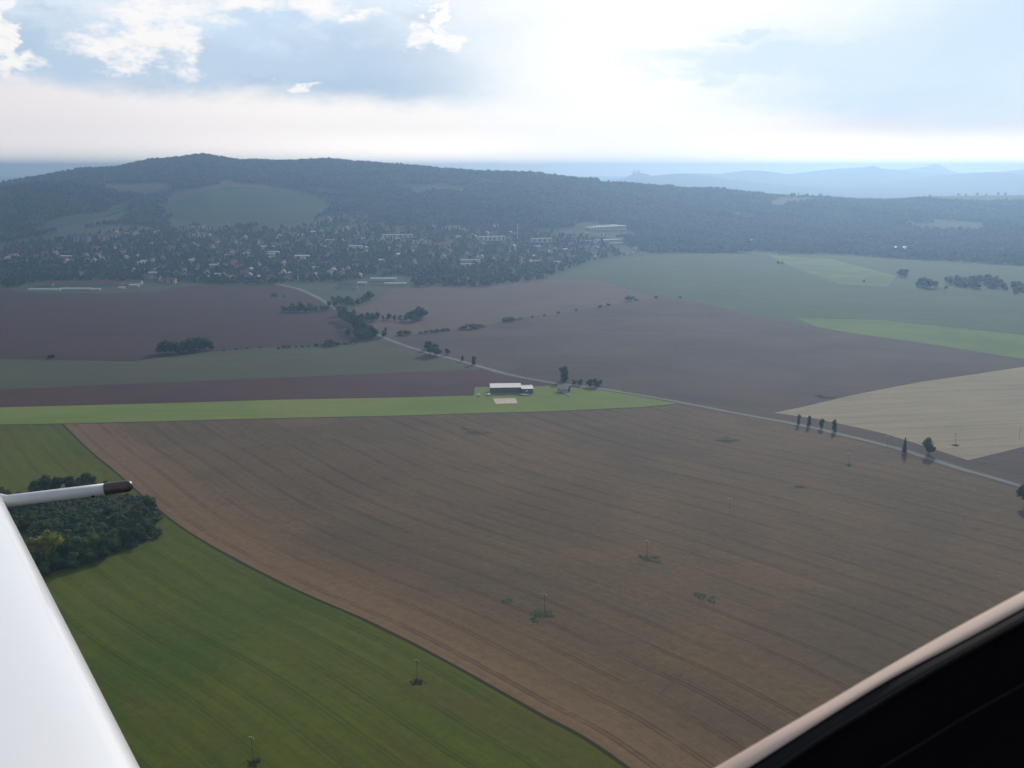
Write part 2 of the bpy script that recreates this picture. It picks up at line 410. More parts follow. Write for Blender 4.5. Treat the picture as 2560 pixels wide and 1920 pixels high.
def dist_poly(P, line):
    """signed distance (left of the line positive) and run along a polyline"""
    best = np.full(len(P), 1e9); sgn = np.zeros(len(P)); run = np.zeros(len(P)); acc = 0
    for i in range(len(line) - 1):
        a = np.array(line[i]); b = np.array(line[i + 1]); d = b - a; L = np.hypot(*d); d = d / L
        r = P - a; t = r @ d
        tc_ = t.copy()
        if i > 0: tc_ = np.maximum(tc_, 0)
        if i < len(line) - 2: tc_ = np.minimum(tc_, L)
        near = a + tc_[:, None] * d
        dd = np.hypot(*(P - near).T)
        m_ = dd < best
        best[m_] = dd[m_]; sgn[m_] = np.sign(d[0] * r[m_, 1] - d[1] * r[m_, 0]); run[m_] = acc + t[m_]
        acc += L
    return best * sgn, run
def poly_patch(name, pts, mat, layer, step=40, rows=(0, 1), along=None, lift=None, label=None):
    """a sheet of land: outline points on the terrain, filled with a grid and draped over it"""
    P2 = [Vector((p[0], p[1])) for p in pts]
    n0 = len(P2); edges = [(i, (i + 1) % n0) for i in range(n0)]
    xs = [p.x for p in P2]; ys = [p.y for p in P2]
    extra = []
    gx = np.arange(min(xs), max(xs), step); gy = np.arange(min(ys), max(ys), step)
    X, Y = np.meshgrid(gx + step / 2, gy + step / 2); X = X.ravel(); Y = Y.ravel()
    ins = np.zeros(len(X), bool); j = n0 - 1
    for i in range(n0):
        xi, yi, xj, yj = xs[i], ys[i], xs[j], ys[j]
        cnd = ((yi > Y) != (yj > Y)); ins ^= cnd & (X < (xj - xi) * (Y - yi) / ((yj - yi) if yj != yi else 1e-9) + xi); j = i
    extra = [Vector((a, b)) for a, b in zip(X[ins], Y[ins])]
    vs_, _, fs, *_r = delaunay_2d_cdt(P2 + extra, edges, [list(range(n0))], 1, 1e-3)
    V = np.array([[p.x, p.y] for p in vs_])
    Z = terrain(V[:, 0], V[:, 1]) + (lift if lift is not None else .05 * layer)
    me = bpy.data.meshes.new(name)
    me.from_pydata([(a, b, c__) for (a, b), c__ in zip(V, Z)], [], [tuple(f) for f in fs])
    me.materials.append(mat); me.update()
    if sum(p.normal.z * p.area for p in me.polygons) < 0: me.flip_normals()
    if along is not None: s, t = dist_poly(V, along)
    else:
        d = np.array(rows, float); d /= np.hypot(*d); t = V @ d; s = V @ np.array([d[1], -d[0]])
    set_uv(me, np.stack([s, t], -1))
    return tag(link(name, me), label, kind='structure')
def pp(*uv): return [tuple(gp(u, v)[:2]) for u, v in uv]
def smooth_line(pts, n=6):
    P = [np.array(p, float) for p in pts]; out = []
    for i in range(len(P) - 1):
        p0 = P[max(i - 1, 0)]; p1, p2 = P[i], P[i + 1]; p3 = P[min(i + 2, len(P) - 1)]
        for k in range(n):
            t = k / n
            out.append(tuple(.5 * (2 * p1 + (p2 - p0) * t + (2 * p0 - 5 * p1 + 4 * p2 - p3) * t * t + (3 * p1 - p0 - 3 * p2 + p3) * t ** 3)))
    out.append(tuple(P[-1])); return out
def ribbon(name, line, width, mat, layer, label=None, off=0, taper=None):
    L = [Vector((p[0], p[1])) for p in line]; vs_, fs, uv = [], [], []; run = 0
    for i, p in enumerate(L):
        t = (L[min(i + 1, len(L) - 1)] - L[max(i - 1, 0)]).normalized(); n_ = Vector((-t.y, t.x))
        if i: run += (p - L[i - 1]).length
        for s in (-1, 1):
            w = width / 2 * (1 + .12 * math.sin(run / 23) + .1 * math.sin(run / 7.3 + s))
            q = p + n_ * (off + s * w); vs_.append((q.x, q.y, tz(q.x, q.y) + .05 * layer)); uv.append((s * w, run))
        if i: fs.append((2 * i - 2, 2 * i, 2 * i + 1, 2 * i - 1)[::-1])
    me = bpy.data.meshes.new(name); me.from_pydata(vs_, [], fs); me.materials.append(mat); me.update()
    if me.polygons[0].normal.z < 0: me.flip_normals()
    set_uv(me, uv); return tag(link(name, me), label, kind='structure')

# ------------------------------------------------------------------ land: fields, roads
road = smooth_line(pp((640, 690), (700, 712), (745, 722), (789, 741), (820, 760), (849, 779), (895, 806), (944, 836), (995, 858), (1061, 879), (1130, 897), (1188, 913), (1270, 936), (1350, 952),
                      (1424, 963), (1506, 973), (1585, 985.5), (1700, 1006), (1860, 1037), (1987, 1060), (2100, 1086), (2252, 1124), (2398, 1171), (2550, 1215), (2760, 1285)), 8)
ROADP = np.array(road)
bound = smooth_line(pp((155, 1060), (225, 1128), (300, 1190), (380, 1262), (470, 1330), (600, 1405), (750, 1480), (910, 1550), (1090, 1640), (1330, 1775), (1570, 1920)) + [(150, 250), (300, 30)], 6)
def road_between(u0, u1):
    return [tuple(p) for p in road if u0 <= proj(p[0], p[1], 0)[0] <= u1]
strip_low = pp((155, 1060), (400, 1054), (700, 1046), (1000, 1040), (1150, 1035), (1370, 1029), (1600, 1019), (1690, 1010))
strip_low_out = pp((-260, 1068), (0, 1062)) + strip_low
strip_top = pp((-260, 1026), (0, 1018.6), (230, 1013), (490, 1006), (700, 999.6), (1000, 994), (1185, 989))
plough_top = pp((-260, 984), (0, 974), (330, 959), (700, 944), (1000, 931), (1200, 924))
grey_top = pp((-260, 897), (0, 897), (150, 900), (330, 903), (400, 893), (520, 880), (640, 870), (800, 862), (950, 850))

poly_patch('crop_field', pp((-260, 1068), (0, 1062)) + bound[:] + [(-500, 30), (-900, 400)], M['crop_green'], 1, 14,
           along=bound, label='young green crop field below the curved stubble edge')
poly_patch('stubble_field', strip_low + [tuple(p) for p in road_between(1700, 2900)] + [(520, 300), (430, 30)] + bound[::-1][:-1], M['stubble'], 1, 12, along=bound,
           label='large brown harvested field with curved tramlines')
poly_patch('airstrip', strip_top + pp((1187, 968), (1260, 966), (1340, 966), (1385, 964)) + road_between(1424, 1700) + strip_low_out[::-1], M['airstrip'], 2, 30,
           rows=(1, .02), label='bright mown grass airstrip')
poly_patch('ploughed_strip', plough_top + road_between(1200, 1420) + pp((1385, 965), (1340, 967), (1260, 967), (1187, 969)) + strip_top[::-1], M['plough_red'], 1, 40,
           rows=(1, .02), label='reddish ploughed strip behind the airstrip')
poly_patch('meadow', grey_top + road_between(960, 1190) + plough_top[::-1], M['greygreen'], 1, 40, rows=(1, .1), label='grey-green stubble field')
poly_patch('ploughed_field', pp((-260, 722), (0, 722), (90, 733), (250, 733), (400, 730), (440, 716), (560, 712), (700, 712), (745, 728)) + road_between(790, 945) + grey_top[::-1],
           M['plough_far'], 1, 60, rows=(1, .2), label='wide red-brown ploughed field below the town')
hedge_line = smooth_line(pp((995, 838), (1100, 829), (1200, 815), (1300, 795), (1400, 783), (1480, 770), (1560, 755), (1640, 745), (1690, 745), (1760, 757), (1900, 790), (2100, 828), (2300, 857), (2560, 898), (2800, 935)), 4)
poly_patch('tilled_field', hedge_line + pp((2560, 917), (2440, 935), (2300, 955), (2130, 988), (2000, 1019), (1935, 1032)) + road_between(1000, 1850)[::-1], M['plough_right'], 1, 50,
           rows=(1, -.25), label='large brown tilled field behind the road')
far_top = pp((980, 722), (1150, 716), (1370, 696), (1480, 660), (1560, 645), (1660, 640), (1800, 638), (1900, 636))
poly_patch('pasture', road_between(862, 990) + hedge_line[:29] + pp((1500, 700), (1400, 700)) + far_top[2::-1] + pp((940, 755), (885, 770)), M['plough_mid'], 1, 60, rows=(1, .1),
           label='pinkish stubble field right of the tree-lined road')
poly_patch('green_meadow', far_top[2:] + pp((2100, 640), (2250, 650), (2560, 668), (2800, 680)) + hedge_line[::-1][:25] + pp((1500, 700), (1400, 700)), M['green_far'], 1, 60, rows=(1, -.3),
           label='hazy green meadow below the right hand hills')
poly_patch('bright_meadow', pp((1990, 795), (2200, 800), (2560, 838), (2800, 868)) + [p for p in hedge_line[::-1] if proj(p[0], p[1], 0)[0] > 2010], M['green_bright'], 2, 60, rows=(1, -.2),
           label='bright yellow-green margin of the meadow')
poly_patch('tussock_meadow', pp((1920, 637), (2080, 648), (2240, 690), (2220, 716), (2100, 710), (1990, 672)), M['green_bright'], 3, 60, rows=(1, -.2),
           label='lighter grass wedge in the meadow')
straw_out = pp((1935, 1032), (2000, 1019), (2130, 988), (2300, 955), (2440, 935), (2560, 917), (2800, 880), (2900, 1030), (2560, 1117), (2420, 1151), (2300, 1112), (2210, 1084), (2130, 1066), (2040, 1047))
poly_patch('straw_field', straw_out, M['straw'], 2, 30, rows=(1, .17), label='pale straw stubble field')
poly_patch('dark_field', pp((2420, 1151), (2560, 1117), (2900, 1030), (2900, 1260), (2700, 1245), (2550, 1198)), M['plough_dark'], 2, 30, rows=(1, -.6), label='dark ploughed corner at the right edge')
poly_patch('roadside_strip', pp((1700, 1000), (1935, 1032), (2040, 1047), (2130, 1066), (2210, 1084), (2300, 1112), (2420, 1151), (2550, 1198), (2700, 1245)) + road_between(1700, 2700)[::-1],
           M['plough_right'], 3, 30, rows=(1, -.4), label='brown strip between road and straw field')
for nm, pts, mt, lb in (
    ('hill_field', ((268, 467), (300, 464), (430, 461), (428, 470), (345, 480), (310, 476)), 'hill_pale', 'pale field high on the left hill'),
    ('hill_field', ((400, 508), (440, 488), (560, 461), (585, 461), (480, 489), (430, 510)), 'hill_pale', 'narrow tan strip above the hill meadow'),
    ('hill_field', ((430, 508), (480, 486), (560, 468), (660, 470), (760, 488), (822, 515), (800, 538), (740, 560), (620, 568), (540, 566), (460, 552), (425, 530)), 'hill_green', 'large green meadow on the hillside'),
    ('hill_field', ((80, 568), (160, 548), (250, 531), (320, 515), (335, 519), (250, 545), (190, 560), (120, 574)), 'hill_green', 'green strip under the left wood'),
    ('hill_field', ((190, 563), (260, 548), (330, 530), (325, 545), (250, 562)), 'hill_pale', 'tan strip under the left wood'),
    ('hill_field', ((990, 468), (1080, 460), (1160, 465), (1150, 478), (1040, 482)), 'hill_green', 'faint green clearing on the middle hill'),
    ('hill_field', ((1900, 505), (1960, 500), (2030, 503), (2020, 510), (1940, 512)), 'hill_pale', 'faint tan clearing on the right hill'),
    ('hill_field', ((2250, 560), (2380, 555), (2480, 565), (2420, 578), (2290, 576)), 'hill_green', 'hazy green clearing above the right wood')):
    poly_patch(nm, pp(*pts), M[mt], 1, 30, lift=1.2, rows=(1, .1), label=lb)
poly_patch('town_gardens', pp((0, 622), (0, 706), (300, 704), (430, 706), (690, 708), (850, 704), (960, 692), (1100, 684), (1260, 688), (1400, 684), (1480, 658), (1556, 642), (1500, 604), (1330, 578), (1180, 566), (1000, 578), (905, 540), (850, 538), (810, 560), (740, 576), (540, 582), (420, 578), (330, 580), (200, 596)), M['gardens'], 1, 40, lift=.6, rows=(1, .1), label='dark green gardens between the houses')
HILL_FIELDS = [((262, 462), (440, 456), (435, 482), (300, 484)), ((390, 512), (430, 484), (560, 455), (660, 462), (770, 484), (832, 515), (805, 545), (740, 566), (540, 572), (425, 560)),
               ((70, 575), (150, 545), (250, 527), (330, 509), (345, 530), (260, 566), (120, 580)), ((985, 466), (1080, 456), (1170, 463), (1150, 482), (1040, 486)),
               ((1895, 503), (1960, 497), (2035, 500), (2020, 513), (1940, 515)), ((2245, 558), (2380, 552), (2485, 563), (2420, 581), (2290, 579))]

ribbon('road_verge', road, 15, M['verge'], 4, 'grassy verges of the country road')
ribbon('road', road, 6.8, M['asphalt'], 5, 'pale grey country road crossing the fields')
ribbon('dark_ground', bound[:-3], 2.1, M['dark_ground'], 3, 'painted shadow line along the curved field edge')  # shadow of the taller crop edge, painted as a dark ribbon
ribbon('dark_ground', strip_low_out, 1.8, M['dark_ground'], 4, 'thin dark line along the airstrip edge')  # narrow dark-toned ribbon following the strip's lower edge
ribbon('farm_track', hedge_line, 4.5, M['verge'], 3, 'faint track between the far fields')
ribbon('dark_ground', grey_top, 3.0, M['dark_ground'], 3, 'dark line along the ploughed field edge')  # dark-toned ribbon following the upper field edge
# sprayer wheelmarks at the end of the field
for nm, pts, w, lb in (('wheel_track', ((1650, 1738), (1672, 1715), (1700, 1692), (1704, 1683)), 1.6, 'dark turning track near the field corner'),):
    ribbon(nm, smooth_line(pp(*pts), 5), w, M['wheel'], 3, lb)
pad = pp((1232, 997), (1288, 995.5), (1294, 1008.5), (1240, 1010))
poly_patch('concrete_pad', pad, M['concrete'], 4, 6, label='bare pale rectangular pad on the airstrip')

poly_patch('worn_ground', smooth_line(pp((1232, 987), (1255, 990), (1285, 991), (1305, 989), (1322, 991), (1330, 988), (1318, 985), (1290, 984), (1255, 984), (1232, 987)), 4)[:-1], M['worn'], 4, 5, label='worn bare ground before the hangar doors')
ribbon('farm_track', smooth_line(pp((1404, 966), (1400, 984), (1375, 991), (1335, 990)), 6), 3.0, M['worn'], 4, 'faint worn track from clubhouse to hangars')
# ------------------------------------------------------------------ trees
def crown_leaves(lobes, n, size, seed, core=.72):
    """leaf clumps spread through the lobes plus a broken dense heart"""
    r = np.random.default_rng(seed); V = []; Fc = []
    wts = np.array([l[3] * l[4] for l in lobes]); wts = wts / wts.sum()
    for i in range(n):
        l = lobes[r.choice(len(lobes), p=wts)]
        d = r.normal(size=3); d /= np.linalg.norm(d); rad = r.uniform(.62, 1.06) ** .8
        c0 = np.array(l[:3]) + d * np.array([l[3], l[3], l[4]]) * rad
        nn = d + r.normal(size=3) * .55; nn /= np.linalg.norm(nn)
        a = np.cross(nn, r.normal(size=3)); a /= np.linalg.norm(a); b = np.cross(nn, a); s = size * r.uniform(.6, 1.3)
        k = len(V); V += [c0 - a * s, c0 - b * s * .6, c0 + a * s, c0 + b * s * .6 + nn * s * .25]; Fc.append((k, k + 1, k + 2, k + 3))
    for l in lobes:
        bm = bmesh.new(); bmesh.ops.create_icosphere(bm, subdivisions=2, radius=1)
        k = len(V)
        for v in bm.verts:
            nz = 1 + .16 * math.sin(5.1 * v.co.x + 3 * v.co.z + l[0]) + .12 * math.sin(7 * v.co.y + seed)
            V.append(np.array(l[:3]) + np.array(v.co) * np.array([l[3], l[3], l[4]]) * core * nz)
        Fc += [tuple(k + v.index for v in f.verts) for f in bm.faces]; bm.free()
    return V, Fc
def make_tree(name, kind, seed, h=14, n=750, leaf='leaf', label=None):
    r = random.Random(seed); root = empty(name, (0, 0, 0))
    if kind == 'conifer':
        V = []; Fc = []; rr = np.random.default_rng(seed)
        for i in range(n):
            t = rr.uniform(0, 1) ** .75; z = h * (.08 + .92 * (1 - t) ) ; rad = h * .17 * (t ** .85) * (1 + .18 * math.sin(z * 3.1)) * rr.uniform(.35, 1.05) + .1
            a_ = rr.uniform(0, 6.283); c0 = np.array([rad * math.cos(a_), rad * math.sin(a_), z]); s = .42 * rr.uniform(.6, 1.3) * h / 12
            o_ = np.array([math.cos(a_), math.sin(a_), -.45]); side = np.array([-math.sin(a_), math.cos(a_), 0])
            k = len(V); V += [c0 - o_ * s, c0 - side * s * .7, c0 + o_ * s, c0 + side * s * .7]; Fc.append((k, k + 1, k + 2, k + 3))
        mb = MB().add(V, Fc); mb.tube([(0, 0, h * .06), (0, 0, h * .5), (0, 0, h * .97)], [h * .115, h * .06, .05], 7)
        mb.build('crown', M['needle'], root)
        MB().tube([(0, 0, -.3), (0, 0, h * .3)], [.22, .16], 6).build('trunk', M['bark'], root)
    else:
        lobes = []
        if kind == 'round':
            for k in range(10):
                a_ = k * 2.4 + r.uniform(-.5, .5); z = h * (.24 + .56 * ((k * .618) % 1)); d = h * r.uniform(.12, .24) * (1.15 - abs(z / h - .42))
                rad = h * r.uniform(.14, .21); lobes.append((d * math.cos(a_), d * math.sin(a_), z, rad, rad * r.uniform(.9, 1.25)))
            lobes.append((0, 0, h * .5, h * .24, h * .36)); lobes.append((r.uniform(-1, 1), r.uniform(-1, 1), h * .84, h * .13, h * .14))
        elif kind == 'tall':
            for k in range(8):
                a_ = r.uniform(0, 6.28); d = r.uniform(.03, .14) * h; z = h * (.14 + .74 * k / 7)
                rad = h * r.uniform(.11, .16) * (1.15 - .6 * abs(z / h - .5)); lobes.append((d * math.cos(a_), d * math.sin(a_), z, rad, rad * 1.35))
        else:   # bush
            for k in range(6):
                a_ = r.uniform(0, 6.28); d = r.uniform(.15, .45) * h; rad = h * r.uniform(.25, .38)
                lobes.append((d * math.cos(a_), d * math.sin(a_), h * r.uniform(.3, .62), rad, rad * .9))
        V, Fc = crown_leaves(lobes, n, h * .05, seed)
        MB().add(V, Fc).build('crown', M[leaf], root)
        t = MB().tube([(0, 0, -.3), (.1, .05, h * .25), (0, .1, h * .55)], [h * .022, h * .016, h * .008], 6)
        for k in range(4):
            l = lobes[k]; t.tube([(0, .05, h * .22), (l[0] * .5, l[1] * .5, (h * .22 + l[2]) / 2), (l[0], l[1], l[2])], [h * .01, h * .007, h * .003], 5)
        t.build('trunk', M['bark'], root)
    bpy.context.view_layer.update(); remember(root)
    return root
used = {}
def place(proto, x, y, h, h0, rz, label, cat, group=None, sx=1.0, z=None):
    """first use moves the prototype itself, then copies"""
    if not used.get(proto.name): o = proto; used[proto.name] = True
    else: o = copy_tree(proto)
    s = h / h0; o.location = (x, y, tz(x, y) if z is None else z); o.rotation_euler = (0, 0, rz); o.scale = (s * sx, s * sx, s)
    for k in ('label', 'category', 'group'):
        if k in o: del o[k]
    return tag(o, label, cat, group)
ROUND = [make_tree('broadleaf_tree', 'round', s, 14, 800) for s in (1, 2, 3, 4)]
MIDG = [make_tree('broadleaf_tree', 'round', s, 14, 800, 'leaf_mid') for s in (5, 6, 7)]
LIT = [make_tree('broadleaf_tree', 'round', s, 14, 900, 'leaf_lit') for s in (11, 12)]
TALL = [make_tree('slender_tree', 'tall', s, 14, 650) for s in (21, 22)]
CON = [make_tree('conifer_tree', 'conifer', s, 14, 900) for s in (31, 32)]
BUSH = [make_tree('bush', 'bush', s, 4, 420) for s in (41, 42, 43)]
def tree_px(protos, u, vb, hpx, label, cat, group=None, sx=1.0, jit=0):
    p = gp(u, vb); pr = random.choice(protos); h0 = 4 if pr in BUSH or pr.name.startswith('bush') else 14
    return place(pr, p.x, p.y, hpx * m_per_px(p), h0, random.uniform(0, 6.28), label, cat, group, sx)

# copse in the lower left
copse_g = 'trees of the copse in the green field'
back = [(-30, 1290, 75), (6, 1275, 62), (48, 1262, 36), (95, 1258, 62), (112, 1252, 70), (140, 1246, 56), (180, 1236, 50), (212, 1226, 46), (232, 1222, 34), (262, 1222, 22)]
for u, v, h in back: tree_px(ROUND + MIDG, u, v, h, 'dark tree on the far rim of the copse, above the pitot tube', 'tree', copse_g, 1.15)
mid = [(372, 1262, 40), (355, 1285, 45), (340, 1305, 48), (362, 1318, 40), (330, 1330, 50), (345, 1345, 46), (372, 1330, 34), (300, 1270, 30), (270, 1280, 34),
       (230, 1290, 36), (190, 1300, 34), (150, 1310, 38), (110, 1320, 36), (250, 1320, 36), (210, 1325, 32), (180, 1335, 34), (285, 1310, 40), (310, 1290, 38), (140, 1345, 36), (90, 1340, 36), (230, 1345, 30), (290, 1345, 38), (60, 1318, 38), (120, 1290, 32), (75, 1296, 34)]
for u, v, h in mid[::2] + mid[:6]: tree_px(ROUND + MIDG[:1], u, v + 12, h * .95, 'dark tree inside the copse, below the pitot tube', 'tree', copse_g, 1.2)
front = [(352, 1352, 42, 0), (372, 1338, 38, 0), (330, 1358, 40, 0), (308, 1368, 52, 1), (285, 1376, 60, 1), (262, 1385, 58, 0), (240, 1390, 62, 1), (218, 1398, 60, 0), (195, 1402, 66, 0), (170, 1408, 74, 1),
         (150, 1412, 60, 0), (128, 1416, 96, 2), (104, 1418, 74, 2), (84, 1420, 82, 2), (64, 1424, 60, 0), (180, 1420, 44, 0), (140, 1426, 50, 0), (100, 1430, 52, 0), (225, 1408, 42, 0), (262, 1398, 36, 0), (72, 1440, 55, 0), (110, 1442, 40, 0), (50, 1405, 60, 0), (30, 1400, 60, 0)]
for u, v, h, k in front:
    if k == 2: tree_px(LIT, u, v, h, 'tall sunlit yellow-green tree on the near side of the copse', 'tree', copse_g, 1.15)
    else: tree_px(ROUND + MIDG if k == 0 else MIDG + TALL, u, v, h, 'green tree along the near edge of the copse', 'tree', copse_g, 1.15)
for i in range(26):
    u = random.uniform(60, 400); v = random.uniform(1290, 1400) - (u - 60) * .1
    tree_px(BUSH, u, v, random.uniform(12, 20), 'low dark bush in the undergrowth of the copse', 'bush', 'undergrowth bushes of the copse', 1.5)
for u, v in ((392, 1300), (398, 1288), (385, 1312), (405, 1297)):
    tree_px(BUSH, u, v, 8, 'small scrubby bush at the right tip of the copse', 'bush', 'scrub at the tip of the copse', 1.3)
poly_patch('copse_floor', pp((-60, 1290), (60, 1268), (160, 1245), (260, 1225), (380, 1250), (400, 1285), (385, 1325), (330, 1362), (200, 1412), (60, 1450), (-60, 1470)), M['dark_ground'], 2, 20, rows=(1, 0), label='dark shaded ground under the copse')  # shade beneath the trees is put into this ground colour

# trees beside the road, right
for u, v, h, pr, lb, sx in ((1996, 1062, 26, TALL, 'small thin tree by the road, first of the row of four', .8), (2022, 1066, 27, TALL, 'slim tree by the road, second of the row of four', .95),
                            (2054, 1071, 26, ROUND, 'small round tree by the road, third of the row of four', .75), (2086, 1079, 30, TALL, 'dark slim tree by the road, last of the row of four', 1.1)):
    tree_px(pr, u, v, h, lb, 'tree', 'row of four trees by the road', sx)
tree_px(CON, 2261, 1133, 40, 'dark pointed conifer beside the road near the straw field', 'tree', None, 1.1)
tree_px([ROUND[1]], 2321, 1137, 45, 'dense rounded tree beside the road near the straw field', 'tree', None, .95)
tree_px([ROUND[0]], 2562, 1262, 62, 'dark tree cut by the right edge beside the road', 'tree', None, .9)
tree_px([TALL[0]], 1411, 952, 36, 'tall dark tree standing behind the grey-roofed clubhouse', 'tree', None, 1.5)
for u, v, h, lb in ((1436, 962, 14, 'small tree just right of the clubhouse'), (1450, 963, 16, 'round small tree between clubhouse and airstrip trees'),
                    (1474, 967, 20, 'left of the two larger trees by the airstrip road'), (1490, 968, 23, 'right of the two larger trees by the airstrip road'), (1500, 962, 14, 'small tree behind the pair at the airstrip road')):
    tree_px(ROUND, u, v, h, lb, 'tree', 'trees along the road by the airstrip', 1.2)
# road avenue and field clumps (photograph u, base v, height in px)
av = [(848, 790, 26), (858, 800, 34), (868, 806, 30), (878, 812, 34), (886, 820, 36), (896, 826, 38), (905, 832, 36), (915, 838, 34), (926, 842, 32), (936, 846, 28), (906, 808, 26), (920, 806, 28), (933, 804, 24), (944, 800, 22), (886, 795, 22), (870, 840, 22), (890, 843, 26), (908, 846, 26), (925, 849, 22), (900, 845, 24), (960, 842, 18), (964, 832, 14)]
for u, v, h in av: tree_px(ROUND + TALL, u, v, h, 'tree in the dense clump lining the road below the town', 'tree', 'dense clump of trees lining the road', 1.1)
for u, v, h in ((402, 884, 30), (416, 884, 36), (428, 883, 32), (442, 882, 30), (456, 880, 30), (470, 879, 34), (485, 877, 34), (500, 876, 36), (514, 875, 34), (526, 874, 24), (450, 884, 22), (480, 881, 22)):
    tree_px(ROUND, u, v, h, 'tree of the dark oblong clump at the ploughed field edge', 'tree', 'oblong clump of trees at the field edge', 1.3)
tree_px(BUSH, 128, 898, 16, 'lone bush on the edge of the far left ploughed field', 'bush')
for u, v, h in ((710, 778, 14), (722, 780, 16), (735, 780, 18), (748, 780, 18), (760, 780, 16), (775, 779, 16), (790, 778, 14), (805, 777, 14), (816, 776, 12), (730, 772, 16), (752, 771, 18), (775, 771, 14)):
    tree_px(ROUND, u, v, h, 'low tree in the long thicket left of the road below town', 'tree', 'long thicket left of the road', 1.6)
for u, v, h in ((822, 766, 14), (838, 766, 16), (852, 764, 22), (866, 766, 26), (880, 764, 18), (894, 762, 16), (908, 756, 16), (918, 752, 24), (926, 748, 22), (845, 756, 18), (872, 754, 16), (832, 752, 12)):
    tree_px(ROUND, u, v, h, 'tree in the thicket right of the road below the white barns', 'tree', 'thicket right of the road', 1.3)
for u, v, h in ((958, 800, 12), (972, 800, 18), (986, 801, 14), (1000, 803, 16), (1014, 802, 16), (1028, 802, 26), (1040, 802, 32), (1050, 800, 36), (1058, 796, 28), (1020, 796, 18)):
    tree_px(ROUND, u, v, h, 'tree in the mid-field clump right of the road', 'tree', 'clump of trees in the pinkish field', 1.1)
for i, (u, v, h, lb) in enumerate(((1076, 886, 34, 'left half of the pair of large dark trees by the road'), (1090, 890, 32, 'right half of the pair of large dark trees by the road'), (1070, 874, 24, 'paler tree behind the pair by the road'),
                    (1119, 886, 16, 'small lone tree right of the pair by the road'), (1156, 902, 14, 'tiny tree by the road, left of the narrow one'), (1184, 912, 22, 'narrow tree by the road above the ploughed strip'))):
    tree_px(ROUND if i < 4 else TALL, u, v, h, lb, 'tree', None, 1.25)
# hedgerow bushes
hb = [(1000, 838, 12), (1008, 838, 16), (1018, 838, 14)] + [(u, 833 - (u - 1050) * .12 + 2, h) for u, h in ((1052, 8), (1066, 9), (1080, 9), (1094, 11), (1108, 11), (1118, 10))] + \
     [(u, 824 - (u - 1160) * .11, h) for u, h in ((1150, 9), (1163, 13), (1176, 16), (1188, 15), (1198, 12), (1210, 7))] + [(1265, 804, 14), (1275, 803, 14), (1284, 801, 9), (1300, 799, 7), (1330, 794, 6), (1360, 790, 6), (1395, 784, 7)] + \
     [(1440, 777, 7), (1500, 768, 8), (1520, 764, 7), (1575, 752, 16), (1590, 752, 8), (1640, 746, 7), (1700, 745, 6)]
for u, v, h in hb: tree_px(BUSH, u, v, h, 'bush in the hedgerow running between the far fields', 'bush', 'hedgerow bushes between the far fields', 1.4)
for u, v, h in [(696, 872, 6), (708, 871, 9), (722, 870, 9), (740, 869, 5), (756, 868, 6), (770, 868, 6), (790, 866, 10), (808, 865, 8), (820, 864, 12), (828, 864, 20), (836, 863, 14), (848, 862, 7), (862, 861, 7), (876, 860, 8), (890, 859, 8), (560, 878, 5), (590, 875, 5), (620, 872, 5), (650, 871, 5)]:
    tree_px(BUSH, u, v, h, 'scrub bush along the lower edge of the ploughed field', 'bush', 'scrub along the ploughed field edge', 1.4)
for u, v, h in ((682, 742, 9), (690, 743, 10), (710, 744, 7), (2250, 690, 18), (2262, 692, 20), (2300, 715, 22), (2312, 718, 26), (2326, 720, 24), (2340, 716, 14), (2365, 722, 9), (2160, 705, 6), (1945, 660, 8), (1955, 661, 7)):
    tree_px(ROUND, u, v, h, 'lone dark tree standing out in the far meadow', 'tree', 'scattered trees in the far meadows', 1.5)
for i in range(62):
    u = random.uniform(2360, 2640); v = 712 + (u - 2360) * .14 - random.uniform(0, 26) * (1 if u > 2420 else .5)
    tree_px(ROUND, u, v, random.uniform(10, 20), 'tree of the dark wood at the right edge of the meadow', 'tree', 'wood at the right edge of the meadow', 1.6)

# ------------------------------------------------------------------ weeds and utility poles
def weed_patch(u, v, wpx, hpx, label, n=160):
    n *= 2
    p = gp(u, v); mpp = m_per_px(p); a = wpx * mpp / 2
    b = (gp(u, v - hpx / 2) - gp(u, v + hpx / 2)).length / 2; V = []; Fc = []
    d = Vector((.55, -.83)); cls = [(random.gauss(0, .4), random.gauss(0, .4), random.gauss(0, .4)) for _ in range(9)]
    for i in range(n):
        cl = cls[i % len(cls)]
        t, s = cl[0] + random.gauss(0, .16), cl[1] + random.gauss(0, .2)
        q = Vector((p.x, p.y)) + Vector((t * a, s * b)) + d * (cl[2] * a + random.gauss(0, a * .16))
        h = random.uniform(.15, .5); r = random.uniform(.3, .7)
        k = len(V); an = random.uniform(0, 6.28)
        for j in range(5): V.append((q.x + r * math.cos(an + j * 1.257), q.y + r * math.sin(an + j * 1.257), .1 + h * random.uniform(.1, .6)))
        V.append((q.x, q.y, .1 + h)); Fc += [(k + j, k + (j + 1) % 5, k + 5) for j in range(5)]
    return tag(MB().add(V, Fc).build('weed_patch', M['shrub']), label, 'weed patch', 'green weed patches in the brown field', 'stuff')
for u, v, w, h, lb, n in ((1190, 1080, 70, 20, 'pale wide weed patch near the top middle of the brown field', 140), (1828, 1102, 60, 9, 'flat weed patch below the airstrip tip', 150),
                          (2000, 1218, 30, 8, 'small weed patch right of centre', 70), (1616, 1396, 52, 16, 'green weed patch in the middle of the brown field', 220),
                          (1360, 1536, 60, 26, 'large weed patch round the lower middle pole', 240), (1268, 1502, 30, 14, 'narrow dark weed patch left of the lower middle pole', 60),
                          (1750, 1490, 50, 20, 'dark faint weed patch in the lower right', 70), (2121, 1163, 16, 8, 'tiny bright weed tuft at a pole foot', 60)):
    weed_patch(u, v, w, h, lb, n)

